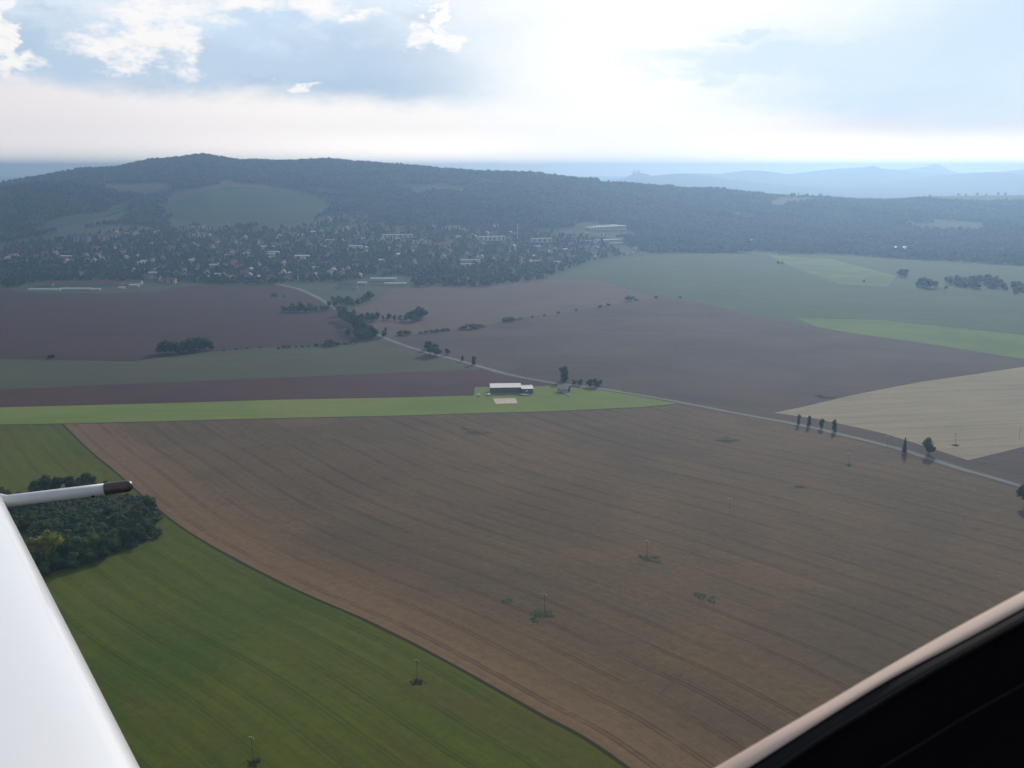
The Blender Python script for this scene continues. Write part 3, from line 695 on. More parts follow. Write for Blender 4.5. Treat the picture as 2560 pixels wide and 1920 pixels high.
def make_pole(h=11.5):
    root = empty('utility_pole', (0, 0, 0))
    MB().tube([(0, 0, -.5), (0, 0, h)], [.16, .11], 8).build('pole', M['timber_pole'], root)
    MB().box(-1.25, 1.25, -.06, .06, h - .5, h - .37).build('crossarm', M['timber_pole'], root)
    for x, z in ((-1.2, h - .37), (0, h), (1.2, h - .37)):
        MB().tube([(x, 0, z), (x, 0, z + .12), (x, 0, z + .34), (x, 0, z + .48)], [.08, .2, .2, .1], 8).build('insulator', M['porcelain'], root)
    bpy.context.view_layer.update(); remember(root); return root
pole0 = make_pole()
for u, v, lb in ((632, 1905, 'utility pole in the green crop at the bottom edge, left of the other'), (1043, 1704, 'utility pole in the green crop near the field corner'),
                 (1361, 1532, 'utility pole on the largest weed patch in the brown field'), (1617, 1394, 'utility pole on the middle weed patch of the brown field'),
                 (1824, 1284, 'utility pole standing alone in the brown field'), (2122, 1166, 'utility pole on the tiny weed tuft below the road'),
                 (2218, 1122, 'utility pole right beside the road'), (2388, 1112, 'utility pole in the pale straw field'), (2548, 1100, 'utility pole in the straw field by the right edge')):
    p = gp(u, v); place(pole0, p.x, p.y, 11.5, 11.5, R(-32), lb, 'utility pole', 'utility poles of the line across the fields')
def foot_patch(u, v, w, lb):
    p = gp(u, v); V = []; Fc = []
    for i in range(60):
        q = (p.x + random.gauss(0, w * .5), p.y + random.gauss(0, w * .5)); h = random.uniform(.3, 1.1); r = random.uniform(.25, .6); k = len(V)
        for j in range(4): V.append((q[0] + r * math.cos(j * 1.57 + i), q[1] + r * math.sin(j * 1.57 + i), .12))
        V.append((q[0], q[1], h)); Fc += [(k + j, k + (j + 1) % 4, k + 4) for j in range(4)]
    tag(MB().add(V, Fc).build('weed_patch', M['bark']), lb, 'weed patch', 'dead brown weeds and shadow-mark tufts at the pole feet', 'stuff')
foot_patch(1043, 1706, 3, 'dark dead weeds round the pole near the field corner'); foot_patch(634, 1908, 3, 'dark dead weeds round the bottom edge pole'); foot_patch(2388, 1114, 3, 'dark tufts standing for the shadow at the straw field pole')  # the straw-field tufts stand in for the shadow mark at its pole
p = gp(1683, 1010)
mk = MB(); mk.box(-1.1, 1.1, -.5, .5, 0, .25); mk.add([(-1.0, -.45, .25), (1.0, -.45, .25), (1.0, .45, .25), (-1.0, .45, .25), (-.15, 0, 1.9), (.15, 0, 1.9)], [(0, 1, 5, 4), (1, 2, 5), (2, 3, 4, 5), (3, 0, 4)])
o = mk.build('runway_marker', M['porcelain']); o.location = p; tag(o, 'small white marker at the pointed tip of the airstrip', 'marker')
# tall grass clump in the tilled field
weed = weed_patch(2055, 992, 60, 10, 'dark long weed patch at the edge of the straw field', 260); weed['group'] = 'weed patches in the tilled field'

# ------------------------------------------------------------------ airfield buildings
M['white_roof'] = plain('white_sheet_metal', (.80, .74, .66), (.74, .68, .60), .42, .25, spec=.8)
M['dark_wall'] = plain('dark_stained_wall', (.07, .05, .05), (.05, .04, .04), .7, .5)
M['door_steel'] = plain('dark_steel_door', (.12, .11, .12), None, .5, .5)
M['grey_roof'] = plain('grey_fibre_roof', (.36, .35, .33), (.28, .27, .26), .6, .5)
M['grey_wall'] = plain('pale_grey_wall', (.42, .45, .50), (.36, .39, .44), .7, .5)
M['brown_wall'] = plain('brown_gable_boards', (.10, .07, .07), None, .7, .8)
M['glass'] = plain('dark_window_glass', (.03, .035, .04), None, .1, 1)
M['white_paint'] = plain('white_gloss_paint', (.80, .80, .80), (.76, .76, .77), .3, .6)
M['tyre'] = plain('black_rubber', (.02, .02, .02), None, .8, 3)
M['blue_paint'] = plain('pale_blue_paint', (.50, .58, .66), (.45, .53, .6), .3, .5)

pa, pb, pc = gp(1224, 972), gp(1300, 971), gp(1331, 973)
hx = (pb - pa); ang = math.atan2(hx.y, hx.x); Lh = hx.length
def hangar(name, base, L, depth, hf, hb, label, doors, domes=0):
    root = empty(name, base, ang)
    MB().box(.3, L - .3, .4, depth - .3, 0, hf - .05).build('wall', M['dark_wall'], root)
    t = .25
    rf = MB().add([(-.2, -.6, hf), (L + .2, -.6, hf), (L + .2, depth + .4, hb), (-.2, depth + .4, hb), (-.2, -.6, hf + t), (L + .2, -.6, hf + t), (L + .2, depth + .4, hb + t), (-.2, depth + .4, hb + t)],
             [(3, 2, 1, 0), (4, 5, 6, 7), (0, 1, 5, 4), (1, 2, 6, 5), (2, 3, 7, 6), (3, 0, 4, 7)])
    r = rf.build('roof', M['white_roof'], root)
    MB().add([(.3, depth - .3, hf - .05), (L - .3, depth - .3, hf - .05), (L - .3, depth - .3, hb), (.3, depth - .3, hb), (.3, .4, hf - .05), (L - .3, .4, hf - .05)], [(0, 1, 2, 3), (0, 3, 4), (1, 5, 2)]).build('upper_wall', M['dark_wall'], root)
    for k in range(doors):
        w = (L - 1.4) / doors
        MB().box(.7 + k * w + .12, .7 + (k + 1) * w - .12, .28, .398, .05, hf - .7).build('door', M['door_steel'], root)
    for k in range(domes):
        bm = bmesh.new(); bmesh.ops.create_uvsphere(bm, u_segments=12, v_segments=8, radius=1.0); x = L * (.12 + .36 * k)
        v_ = [(x + v.co.x, depth - 1.2 + v.co.y, hb + .3 + v.co.z * .8) for v in bm.verts]; f_ = [tuple(q.index for q in f.verts) for f in bm.faces]; bm.free()
        MB().add(v_, f_).build('roof_vent', M['white_roof'], root, True)
    return tag(root, label, 'hangar')
base = gp(1226, 982.5); hangar('hangar', base, Lh, 15, 6.0, 7.8, 'long dark hangar with one-slope white metal roof', 6)
base2 = gp(1304, 984); h2 = hangar('hangar', base2, 13.2, 14, 5.4, 6.6, 'short white-roofed hangar with three round roof vents', 2, 3)
sg = MB().tube([(6.0, .1, 3.2), (6.0, .26, 3.2)], [.9, .9], 16).build('round_sign', M['white_paint'], h2)

def make_aeroplane():
    root = empty('light_aeroplane', (0, 0, 0))
    fz = [(-3.9, .08, 1.25), (-3.0, .2, 1.2), (-1.2, .42, 1.15), (0, .55, 1.2), (1.1, .52, 1.15), (2.0, .38, 1.05), (2.35, .12, 1.0)]
    MB().tube([(x, 0, z) for x, r, z in fz], [r for x, r, z in fz], 12).build('fuselage', M['white_paint'], root, True)
    MB().box(-.75, .7, -4.6, 4.6, 1.72, 1.86).box(-.5, .2, -4.9, -4.6, 1.74, 1.84).box(-.5, .2, 4.6, 4.9, 1.74, 1.84).build('wing', M['white_paint'], root)
    MB().box(-3.9, -3.2, -1.4, 1.4, 1.28, 1.35).build('tailplane', M['white_paint'], root)
    MB().add([(-4.0, -.04, 1.3), (-3.0, -.04, 1.3), (-3.7, -.04, 2.5), (-4.2, -.04, 2.5), (-4.0, .04, 1.3), (-3.0, .04, 1.3), (-3.7, .04, 2.5), (-4.2, .04, 2.5)],
             [(0, 1, 2, 3), (7, 6, 5, 4), (0, 4, 5, 1), (1, 5, 6, 2), (2, 6, 7, 3), (3, 7, 4, 0)]).build('fin', M['white_paint'], root)
    MB().add([(.9, -.45, 1.35), (.9, .45, 1.35), (.45, .4, 1.76), (.45, -.4, 1.76), (-.6, -.5, 1.4), (-.6, .5, 1.4), (-.5, .42, 1.74), (-.5, -.42, 1.74)],
             [(0, 1, 2, 3), (0, 3, 7, 4), (1, 5, 6, 2), (4, 7, 6, 5)]).build('canopy', M['glass'], root)
    for x, y in ((1.7, 0), (-.2, -.9), (-.2, .9)):
        w = MB().tube([(x, y - .09, .27), (x, y + .09, .27)], .27, 12).build('wheel', M['tyre'], root)
        MB().tube([(x, y, .27), (x * .8, y * .4, .9)], .05, 6).build('gear_leg', M['white_paint'], root)
    MB().tube([(2.35, 0, 1.0), (2.5, 0, 1.0)], [.13, .03], 8).build('spinner', M['tyre'], root)
    MB().box(2.36, 2.4, -.07, .07, .2, 1.8).build('propeller', M['tyre'], root)
    bpy.context.view_layer.update(); remember(root); return root
pl = make_aeroplane()
p = gp(1222, 988.5); place(pl, p.x, p.y, 1, 1, R(-12), 'small white aeroplane parked in front of the long hangar', 'aeroplane', 'parked light aeroplanes')
p = gp(1311, 989.5); place(pl, p.x, p.y, 1, 1, R(258), 'small white aeroplane parked nose-out before the short hangar', 'aeroplane', 'parked light aeroplanes')

def caravan(p):
    root = empty('caravan', p, R(10)); V = []; Fc = []; n = 14
    prof = [(0, .5), (.05, 1.4), (.35, 2.1), (.9, 2.45), (2.6, 2.5), (3.5, 2.3), (3.95, 1.6), (4.05, .9), (3.9, .5)]
    mb = MB(); k = len(prof)
    mb.add([(x, -1.05, z) for x, z in prof] + [(x, 1.05, z) for x, z in prof], [tuple(range(k)), tuple(range(2 * k - 1, k - 1, -1))] + [(i, i + k, (i + 1) % k + k, (i + 1) % k) for i in range(k)])
    mb.build('body', M['white_paint'], root)
    MB().box(1.0, 1.9, -1.08, -1.052, 1.3, 1.9).build('window', M['glass'], root)
    for y in (-1.0, .82): MB().tube([(2, y, .33), (2, y + .18, .33)], .33, 12).build('wheel', M['tyre'], root)
    MB().box(4.05, 5.1, -.06, .06, .45, .55).build('drawbar', M['tyre'], root)
    return tag(root, 'white rounded caravan at the left end of the hangars', 'caravan')
caravan(gp(1192, 990))

def clubhouse(p):
    root = empty('clubhouse', p, R(-24)); L, W, H, HR = 12.5, 9.5, 4.2, 7.0
    MB().box(0, L, 0, W, 0, H).build('wall', M['grey_wall'], root)
    for x in (-.02, L + .02):
        MB().add([(x - .03, .0, H), (x - .03, W, H), (x - .03, W / 2, HR), (x + .03, .0, H), (x + .03, W, H), (x + .03, W / 2, HR)], [(0, 1, 2), (5, 4, 3), (0, 3, 4, 1), (1, 4, 5, 2), (2, 5, 3, 0)]).build('gable', M['brown_wall'], root)
    MB().box(L + .002, L + .06, .3, W - .3, .1, H - .1).build('gable_boards', M['brown_wall'], root)
    rf = MB()
    for s in (0, 1):
        y0, y1 = (-.7, W / 2) if s == 0 else (W + .7, W / 2)
        z0 = H - .4; rf.add([(-.7, y0, z0), (L + .7, y0, z0), (L + .7, y1, HR + .1), (-.7, y1, HR + .1), (-.7, y0, z0 + .2), (L + .7, y0, z0 + .2), (L + .7, y1, HR + .3), (-.7, y1, HR + .3)],
               [(3, 2, 1, 0), (4, 5, 6, 7), (0, 1, 5, 4), (1, 2, 6, 5), (2, 3, 7, 6), (3, 0, 4, 7)])
    r = rf.build('roof', M['grey_roof'], root)
    MB().box(8.6, 9.3, 5.6, 6.3, 6.0, 8.0).build('chimney', M['brown_wall'], r)
    for x in (1.5, 6.8, 9.4): MB().box(x, x + 1.3, -.05, -.004, 1.3, 2.5).build('window', M['glass'], root)
    MB().box(4.4, 5.4, -.06, -.004, .05, 2.1).build('door', M['brown_wall'], root)
    return tag(root, 'small gabled clubhouse with grey roof beside the airstrip road', 'house')
clubhouse(gp(1393, 979))

def make_car(paint):
    root = empty('parked_car', (0, 0, 0)); W = .85
    prof = [(-2.2, .35), (-2.25, .85), (-1.95, 1.0), (-1.6, 1.42), (.35, 1.45), (1.0, .98), (2.05, .85), (2.2, .6), (2.15, .32)]
    k = len(prof)
    MB().add([(x, -W * (1 if z < 1.1 else .84), z) for x, z in prof] + [(x, W * (1 if z < 1.1 else .84), z) for x, z in prof], [tuple(range(k)), tuple(range(2 * k - 1, k - 1, -1))] + [(i, i + k, (i + 1) % k + k, (i + 1) % k) for i in range(k)]).build('body', paint, root)
    MB().add([(.40, -.66, 1.44), (.40, .66, 1.44), (.98, .74, 1.02), (.98, -.74, 1.02), (.40, -.66, 1.46), (.40, .66, 1.46), (1.01, .74, 1.03), (1.01, -.74, 1.03)], [(4, 5, 6, 7), (0, 1, 5, 4), (2, 3, 7, 6)]).build('windscreen', M['glass'], root)
    for s in (-1, 1):
        MB().add([(-1.55, s * .80, 1.05), (.75, s * .80, 1.05), (.30, s * .735, 1.38), (-1.4, s * .735, 1.38)], [(0, 1, 2, 3)]).build('side_window', M['glass'], root)
        for x in (-1.4, 1.35): MB().tube([(x, s * .70, .32), (x, s * .90, .32)], .32, 12).build('wheel', M['tyre'], root)
        MB().box(2.12, 2.21, s * .65 - .15, s * .65 + .15, .6, .75).build('headlight', M['white_paint'], root)
    bpy.context.view_layer.update(); remember(root); return root
car = make_car(M['blue_paint'])
p = gp(1414, 985.5); place(car, p.x, p.y, 1, 1, R(-28), 'pale blue car parked before the clubhouse, further from the airstrip', 'car', 'cars parked by the clubhouse')
p = gp(1423, 989.5); place(car, p.x, p.y, 1, 1, R(-24), 'pale blue car parked before the clubhouse, nearer the airstrip', 'car', 'cars parked by the clubhouse')

# ------------------------------------------------------------------ the town
def pmat(nm, c, **k): M[nm] = plain(nm, c, tuple(x * .82 for x in c), **k); return M[nm]
walls = {'cream': pmat('cream_render', (.42, .37, .29), rough=.85, scale=.3), 'white': pmat('white_render', (.50, .50, .48), rough=.85, scale=.3), 'grey': pmat('grey_render', (.28, .28, .28), rough=.85, scale=.3), 'ochre': pmat('ochre_render', (.38, .28, .16), rough=.85, scale=.3)}
roofs = {'red': pmat('red_tiles', (.24, .085, .055), rough=.75, scale=.4), 'brown': pmat('brown_tiles', (.12, .075, .055), rough=.7, scale=.4), 'dark grey': pmat('slate_roof', (.10, .10, .11), rough=.85, scale=.4, spec=.2), 'pale metal': pmat('pale_metal_roof', (.55, .57, .59), rough=.38, scale=.3, spec=.8)}
def make_house(L, W, H, HR, wc, rc, name='house', hip=False):
    root = empty(name, (0, 0, 0))
    MB().add([(-L / 2, -W / 2, -2.5), (L / 2, -W / 2, -2.5), (L / 2, W / 2, -2.5), (-L / 2, W / 2, -2.5), (-L / 2, -W / 2, H), (L / 2, -W / 2, H), (L / 2, W / 2, H), (-L / 2, W / 2, H), (-L / 2, 0, HR), (L / 2, 0, HR)],
             [(0, 1, 5, 4), (2, 3, 7, 6), (1, 2, 6, 9, 5), (3, 0, 4, 8, 7)]).build('wall', walls[wc], root)
    e = .5; i = L * .22 if hip else -e
    z0 = H - .3
    v = [(-L / 2 - e, -W / 2 - e, z0), (L / 2 + e, -W / 2 - e, z0), (L / 2 + e, W / 2 + e, z0), (-L / 2 - e, W / 2 + e, z0), (-L / 2 + i, 0, HR + .12), (L / 2 - i, 0, HR + .12)]
    rf = MB().add(v, [(0, 1, 5, 4), (2, 3, 4, 5), (1, 2, 5), (3, 0, 4)] if hip else [(0, 1, 5, 4), (2, 3, 4, 5)])
    r = rf.build('roof', roofs[rc], root)
    MB().box(L * .15, L * .15 + .7, -.9, -.2, HR - 1.0, HR + .9).build('chimney', roofs['brown'], r)
    bpy.context.view_layer.update(); remember(root); return root
kinds = []
for wc in walls:
    for rc in roofs:
        L = {'cream': 11, 'white': 12, 'grey': 14, 'ochre': 10}[wc]; W = 9 if rc != 'pale metal' else 8; H = {'cream': 5.5, 'white': 6, 'grey': 7, 'ochre': 5}[wc]
        kinds.append((make_house(L, W, H, H + (1.6 if rc == 'pale metal' else 3.6), wc, rc, hip=(wc in ('cream',) and rc == 'red')), wc, rc))
def inpoly(u, v, poly):
    r_ = False; j = len(poly) - 1
    for i in range(len(poly)):
        xi, yi = poly[i]; xj, yj = poly[j]
        if (yi > v) != (yj > v) and u < (xj - xi) * (v - yi) / (yj - yi) + xi: r_ = not r_
        j = i
    return r_
TOWN = [(0, 612), (0, 700), (300, 702), (430, 704), (690, 706), (850, 706), (960, 690), (1100, 682), (1260, 686), (1400, 682), (1480, 655), (1560, 640), (1500, 600), (1330, 575), (1180, 560), (1000, 575), (905, 530), (850, 530), (810, 555), (740, 570), (540, 576), (420, 572), (330, 575), (200, 590)]
ZONES = [('above the long red sheds', 0, 330, 500, 720), ('below the hillside meadow', 330, 640, 500, 720), ('left of the white barns', 640, 900, 500, 720),
         ('above the white barns', 900, 1180, 500, 720), ('near the tall chimney', 1180, 1420, 500, 720), ('near the bright factory roofs', 1420, 2600, 480, 720)]
def zone(u, v):
    for z, a, b, c_, d in ZONES:
        if a <= u < b: return z
    return 'in the town'
occ = []
def free(x, y, r):
    for a, b, c_ in occ:
        if (a - x) ** 2 + (b - y) ** 2 < (r + c_) ** 2: return False
    occ.append((x, y, r)); return True
# landmark buildings: (u0, u1, base v, depth m, eaves m, ridge m, wall, roof, label, category, turn)
def big(u0, u1, v, depth, H, HR, wc, rc, label, cat='building', turn=0, flat=False):
    a, b = gp(u0, v), gp(u1, v); L = (b - a).length; mid_ = (a + b) / 2
    an = math.atan2(b.y - a.y, b.x - a.x)
    root = empty(cat.replace(' ', '_'), (mid_.x, mid_.y + depth / 2, tz(mid_.x, mid_.y + depth / 2)), an + R(turn))
    W = depth
    MB().add([(-L / 2, -W / 2, -6), (L / 2, -W / 2, -6), (L / 2, W / 2, -6), (-L / 2, W / 2, -6), (-L / 2, -W / 2, H), (L / 2, -W / 2, H), (L / 2, W / 2, H), (-L / 2, W / 2, H), (-L / 2, 0, HR), (L / 2, 0, HR)],
             [(0, 1, 5, 4), (2, 3, 7, 6), (1, 2, 6, 9, 5), (3, 0, 4, 8, 7)]).build('wall', walls[wc], root)
    if flat: MB().box(-L / 2 - .4, L / 2 + .4, -W / 2 - .4, W / 2 + .4, H + .02, H + .7).build('roof', roofs[rc], root)
    else:
        e = .6; MB().add([(-L / 2 - e, -W / 2 - e, H - .3), (L / 2 + e, -W / 2 - e, H - .3), (L / 2 + e, W / 2 + e, H - .3), (-L / 2 - e, W / 2 + e, H - .3), (-L / 2 - e, 0, HR + .15), (L / 2 + e, 0, HR + .15)], [(0, 1, 5, 4), (2, 3, 4, 5)]).build('roof', roofs[rc], root)
    n = max(2, int(L / 14)) if H > 8 else 0
    if n and H > 8:
        for k in range(n):
            x = -L / 2 + L * (k + .5) / n
            MB().box(x - 1.6, x + 1.6, -W / 2 - .12, -W / 2 - .01, 1.5, H - 1.5).build('window_bay', M['glass'], root)
    free(mid_.x, mid_.y, L / 2 + 4)
    return tag(root, label, cat)
big(82, 131, 716, 12, 5, 8.5, 'grey', 'red', 'short red-roofed shed at the left edge of town', 'shed')
big(131, 305, 714, 12, 5, 9, 'grey', 'red', 'very long red-roofed shed on the town edge', 'shed')
big(69, 149, 727, 8, 3, 3.6, 'white', 'pale metal', 'left of the two long low sheds with bright white roofs', 'shed', flat=True)
big(150, 225, 725, 8, 3, 3.6, 'white', 'pale metal', 'right of the two long low sheds with bright white roofs', 'shed', flat=True)
big(228, 250, 726, 7, 3, 3.6, 'white', 'pale metal', 'small white-roofed shed right of the long low sheds', 'shed', flat=True)
big(294, 311, 722, 7, 3, 3.6, 'white', 'pale metal', 'tiny bright-roofed shed at the end of the red shed', 'shed', flat=True)
big(310, 352, 712, 16, 7, 10, 'cream', 'brown', 'brown-roofed farm building at the right end of the red shed', 'building')
big(322, 346, 717, 10, 4, 4.5, 'white', 'pale metal', 'small pale-roofed building before the farm building', 'building', flat=True)
big(404, 437, 709, 16, 9, 13, 'ochre', 'brown', 'ochre-walled large house on the town edge', 'house')
big(926, 953, 703, 14, 6, 7.5, 'cream', 'pale metal', 'left of the twin barns with bright white roofs', 'barn')
big(956, 991, 703, 14, 6, 7.5, 'cream', 'pale metal', 'right of the twin barns with bright white roofs', 'barn')
big(926, 960, 713, 12, 5, 7, 'cream', 'brown', 'dull-roofed barn in front of the left twin barn', 'barn')
big(961, 1015, 714, 12, 5, 6.5, 'cream', 'pale metal', 'long white-roofed barn in front of the twin barns', 'barn')
big(845, 893, 715, 14, 5, 7, 'grey', 'dark grey', 'long blue-grey barn left of the white barns', 'barn')
big(836, 893, 722, 6, 3, 3.5, 'cream', 'dark grey', 'low line of sheds below the blue-grey barn', 'shed', flat=True)
big(893, 916, 713, 12, 5, 7, 'grey', 'pale metal', 'dull pale barn between the grey and white barns', 'barn')
big(1052, 1072, 717, 10, 4, 5.5, 'grey', 'dark grey', 'lone dark-roofed shed right of the white barns', 'shed', turn=-18)
big(472, 525, 596, 14, 13, 15, 'cream', 'dark grey', 'wide pale block of flats in the left centre of town', 'apartment block', flat=True)
big(462, 482, 577, 13, 15, 15, 'grey', 'dark grey', 'first grey tower of the row of flats below the meadow', 'apartment block', flat=True)
big(488, 508, 577, 13, 15, 15, 'grey', 'dark grey', 'second grey tower of the row of flats below the meadow', 'apartment block', flat=True)
big(516, 534, 577, 13, 15, 15, 'grey', 'dark grey', 'third grey tower of the row of flats below the meadow', 'apartment block', flat=True)
big(541, 560, 577, 13, 15, 15, 'grey', 'dark grey', 'last grey tower of the row of flats below the meadow', 'apartment block', flat=True)
big(186, 222, 606, 16, 15, 20, 'grey', 'brown', 'big grey school-like building above the left end of town', 'building')
big(244, 270, 602, 14, 11, 17, 'cream', 'red', 'large cream gabled house right of the big grey building', 'house', turn=35)
big(150, 174, 648, 14, 8, 9, 'ochre', 'pale metal', 'ochre house with bright flat roof at left', 'house', flat=True)
big(670, 697, 638, 12, 9, 10, 'white', 'pale metal', 'white flat-roofed block in the town centre', 'building', flat=True)
big(736, 775, 646, 16, 6, 8, 'grey', 'pale metal', 'wide pale-roofed hall in the town centre', 'hall')
big(814, 834, 604, 10, 5, 6, 'grey', 'pale metal', 'small building with brilliant white roof strip', 'building', flat=True)
big(872, 905, 622, 14, 8, 9, 'white', 'pale metal', 'white-roofed hall above the barns', 'hall', flat=True)
big(900, 922, 612, 16, 7, 13, 'grey', 'dark grey', 'grey round-shouldered hall behind the white-roofed hall', 'hall')
big(955, 1032, 595, 14, 9, 9, 'cream', 'pale metal', 'long pale block of flats in the middle of town', 'apartment block', flat=True)
big(975, 988, 608, 14, 20, 20, 'cream', 'dark grey', 'narrow pale tower block in the middle of town', 'apartment block', flat=True)
big(1030, 1078, 610, 14, 10, 10, 'cream', 'dark grey', 'wide hazy block right of the pale tower', 'apartment block', flat=True)
big(1085, 1125, 618, 14, 9, 12, 'cream', 'red', 'red-roofed long house in the middle of town', 'building')
big(1195, 1262, 602, 16, 12, 12, 'white', 'pale metal', 'white factory block with bright windows left of the chimney', 'factory', flat=True)
big(1112, 1150, 576, 14, 14, 14, 'cream', 'dark grey', 'hazy pale block far up in the middle of town', 'apartment block', flat=True)
big(1328, 1379, 607, 14, 12, 12, 'cream', 'pale metal', 'pale block right of the tall chimney', 'building', flat=True)
big(1150, 1200, 655, 10, 5, 6, 'white', 'pale metal', 'row of low white sheds above the tree belt', 'shed', flat=True)
big(1148, 1186, 664, 8, 4, 4.5, 'white', 'pale metal', 'lower white shed above the tree belt', 'shed', flat=True)
big(1325, 1352, 655, 8, 4, 4.5, 'white', 'pale metal', 'small white-roofed shed at the field edge', 'shed', flat=True)
big(1470, 1560, 575, 30, 9, 9, 'white', 'pale metal', 'upper long factory with brilliant white roof', 'factory', flat=True)
big(1487, 1542, 569, 10, 8, 9, 'white', 'pale metal', 'narrow roof monitor behind the upper factory', 'factory', flat=True)
big(1495, 1515, 592, 14, 12, 12, 'white', 'dark grey', 'pale square block between the two factories', 'building', flat=True)
big(1466, 1552, 606, 18, 6, 7, 'grey', 'pale metal', 'lower long factory with pale roof', 'factory', flat=True)
big(1524, 1556, 612, 10, 5, 5.5, 'grey', 'pale metal', 'bright low roof in front of the lower factory', 'factory', flat=True)
big(1460, 1474, 585, 10, 5, 6, 'white', 'pale metal', 'tiny white-roofed house left of the factories', 'house', flat=True)
big(1574, 1586, 639, 12, 8, 11, 'white', 'dark grey', 'left pale house of the trio right of the factories', 'house', turn=60)
big(1589, 1594, 637, 8, 5, 7, 'white', 'dark grey', 'middle smallest house of the trio right of the factories', 'house')
big(1600, 1612, 637, 12, 6, 9, 'white', 'dark grey', 'right pale house of the trio right of the factories', 'house', turn=50)
big(1581, 1593, 624, 12, 6, 9, 'white', 'dark grey', 'pale house above the trio right of the factories', 'house', turn=40)
big(1868, 1883, 605, 10, 6, 8, 'white', 'pale metal', 'lone white house in the right hand hills', 'house')
big(1945, 1972, 636, 10, 5, 7, 'cream', 'dark grey', 'low farmhouse at the far meadow edge', 'house')
big(1955, 1963, 628, 10, 5, 6, 'white', 'pale metal', 'tiny bright roof at the far meadow edge', 'house', flat=True)
big(2235, 2266, 622, 12, 5, 6, 'white', 'pale metal', 'long pale farm shed in the right hand valley', 'shed', flat=True)
big(2225, 2275, 631, 12, 5, 6.5, 'cream', 'dark grey', 'longer dull farm shed in the right hand valley', 'shed')
big(2490, 2502, 639, 10, 6, 8, 'white', 'pale metal', 'small pale house near the far right edge', 'house')
big(2112, 2122, 603, 10, 6, 8, 'white', 'dark grey', 'small pale house below the right hand woods', 'house')
big(1740, 1750, 476, 12, 6, 8, 'white', 'pale metal', 'left white building on the skyline ridge', 'house', flat=True)
big(1757, 1775, 478, 12, 6, 8, 'white', 'pale metal', 'right white building on the skyline ridge', 'house', flat=True)
for u, v0, v1, w, lb in ((1294, 606, 560, 2.6, 'tall slender factory chimney in the hazy middle of town'), (572, 571, 552, 1.6, 'thin white chimney below the hillside meadow')):
    p = gp(u, v0); h = (v0 - v1) * m_per_px(p)
    o = MB().tube([(0, 0, -2), (0, 0, h * .5), (0, 0, h * .97), (0, 0, h)], [w, w * .8, w * .62, w * .75], 14).build('chimney_stack', walls['white' if w < 2 else 'cream'], None, True)
    o.location = p; tag(o, lb, 'chimney')

random.seed(21)
nh = 0; tries = 0
wts = [5, 2, 3, 1, 5, 2, 4, 3, 3, 2, 4, 2, 2, 1, 1, 1]
while nh < 270 and tries < 6000:
    tries += 1
    u = random.uniform(0, 1560); v = random.uniform(530, 704)
    if not inpoly(u, v, TOWN): continue
    if 1000 < u < 1400 and v > 662: continue
    if u < 330 and 668 < v < 702 and random.random() < .85: continue
    if random.random() > (v - 470) / 230: continue
    p = gp(u, v)
    if not free(p.x, p.y, 7): continue
    pr, wc, rc = random.choices(kinds, wts)[0]
    s = random.uniform(.95, 1.45)
    o = place(pr, p.x, p.y, s, 1, random.choice([0, 1.57]) + random.gauss(.2 * math.sin(p.x / 200), .25),
              'small %s-walled house with %s roof, %s' % (wc, rc, zone(u, v)), 'house', 'houses of the town under the hill', 1.0)
    nh += 1
for pr, wc, rc in kinds:
    if not used.get(pr.name): print('unused', wc, rc)

# far trees: low-poly lumps
def small_tree_mesh(seed, conif=False):
    r = random.Random(seed); mb = MB()
    if conif:
        for k in range(3): mb.tube([(0, 0, 2 + k * 2.6), (0, 0, 7 + k * 2.9)], [2.8 - k * .7, .1], 7)
    else:
        for k in range(5):
            bm = bmesh.new(); bmesh.ops.create_icosphere(bm, subdivisions=1, radius=1)
            a_ = r.uniform(0, 6.28); d = r.uniform(.6, 2.6); c0 = Vector((d * math.cos(a_), d * math.sin(a_), r.uniform(4.0, 8.5))); rad = r.uniform(2.0, 3.2)
            vv = [tuple(c0 + v.co * rad * r.uniform(.75, 1.15)) for v in bm.verts]; ff = [tuple(q.index for q in f.verts) for f in bm.faces]; bm.free(); mb.add(vv, ff)
    mb.tube([(0, 0, -2), (0, 0, 5)], [.35, .25], 5, mi=1)
    return mb.mesh('far_tree', [M['leaf'] if not conif else M['needle'], M['bark']])
FT = [small_tree_mesh(s) for s in range(6)] + [small_tree_mesh(9, True)]
BELT = [(0, 668), (0, 722), (60, 722), (90, 705), (330, 702), (420, 706), (560, 712), (690, 712), (760, 700), (850, 700), (900, 690), (1000, 716), (1200, 718), (1370, 698), (1390, 684), (1280, 676), (1100, 672), (1010, 672), (930, 686), (700, 684), (420, 680), (330, 690), (240, 676), (120, 668)]
ni = 0; tries = 0
while ni < 285 and tries < 8000:
    tries += 1
    u = random.uniform(0, 1400); v = random.uniform(664, 724)
    if not inpoly(u, v, BELT): continue
    p = gp(u, v)
    if 60 < u < 350 and v > 716 or (920 < u < 1015 and v > 692) or (830 < u < 920 and v > 704): continue
    o = link('town_tree', random.choice(FT)); s = random.uniform(.7, 1.25); o.scale = (s * 1.1, s * 1.1, s)
    o.location = p; o.rotation_euler = (0, 0, random.uniform(0, 6.28))
    tag(o, 'tree in the belt edging the town, ' + zone(u, v), 'tree', 'trees along the front edge of the town'); ni += 1

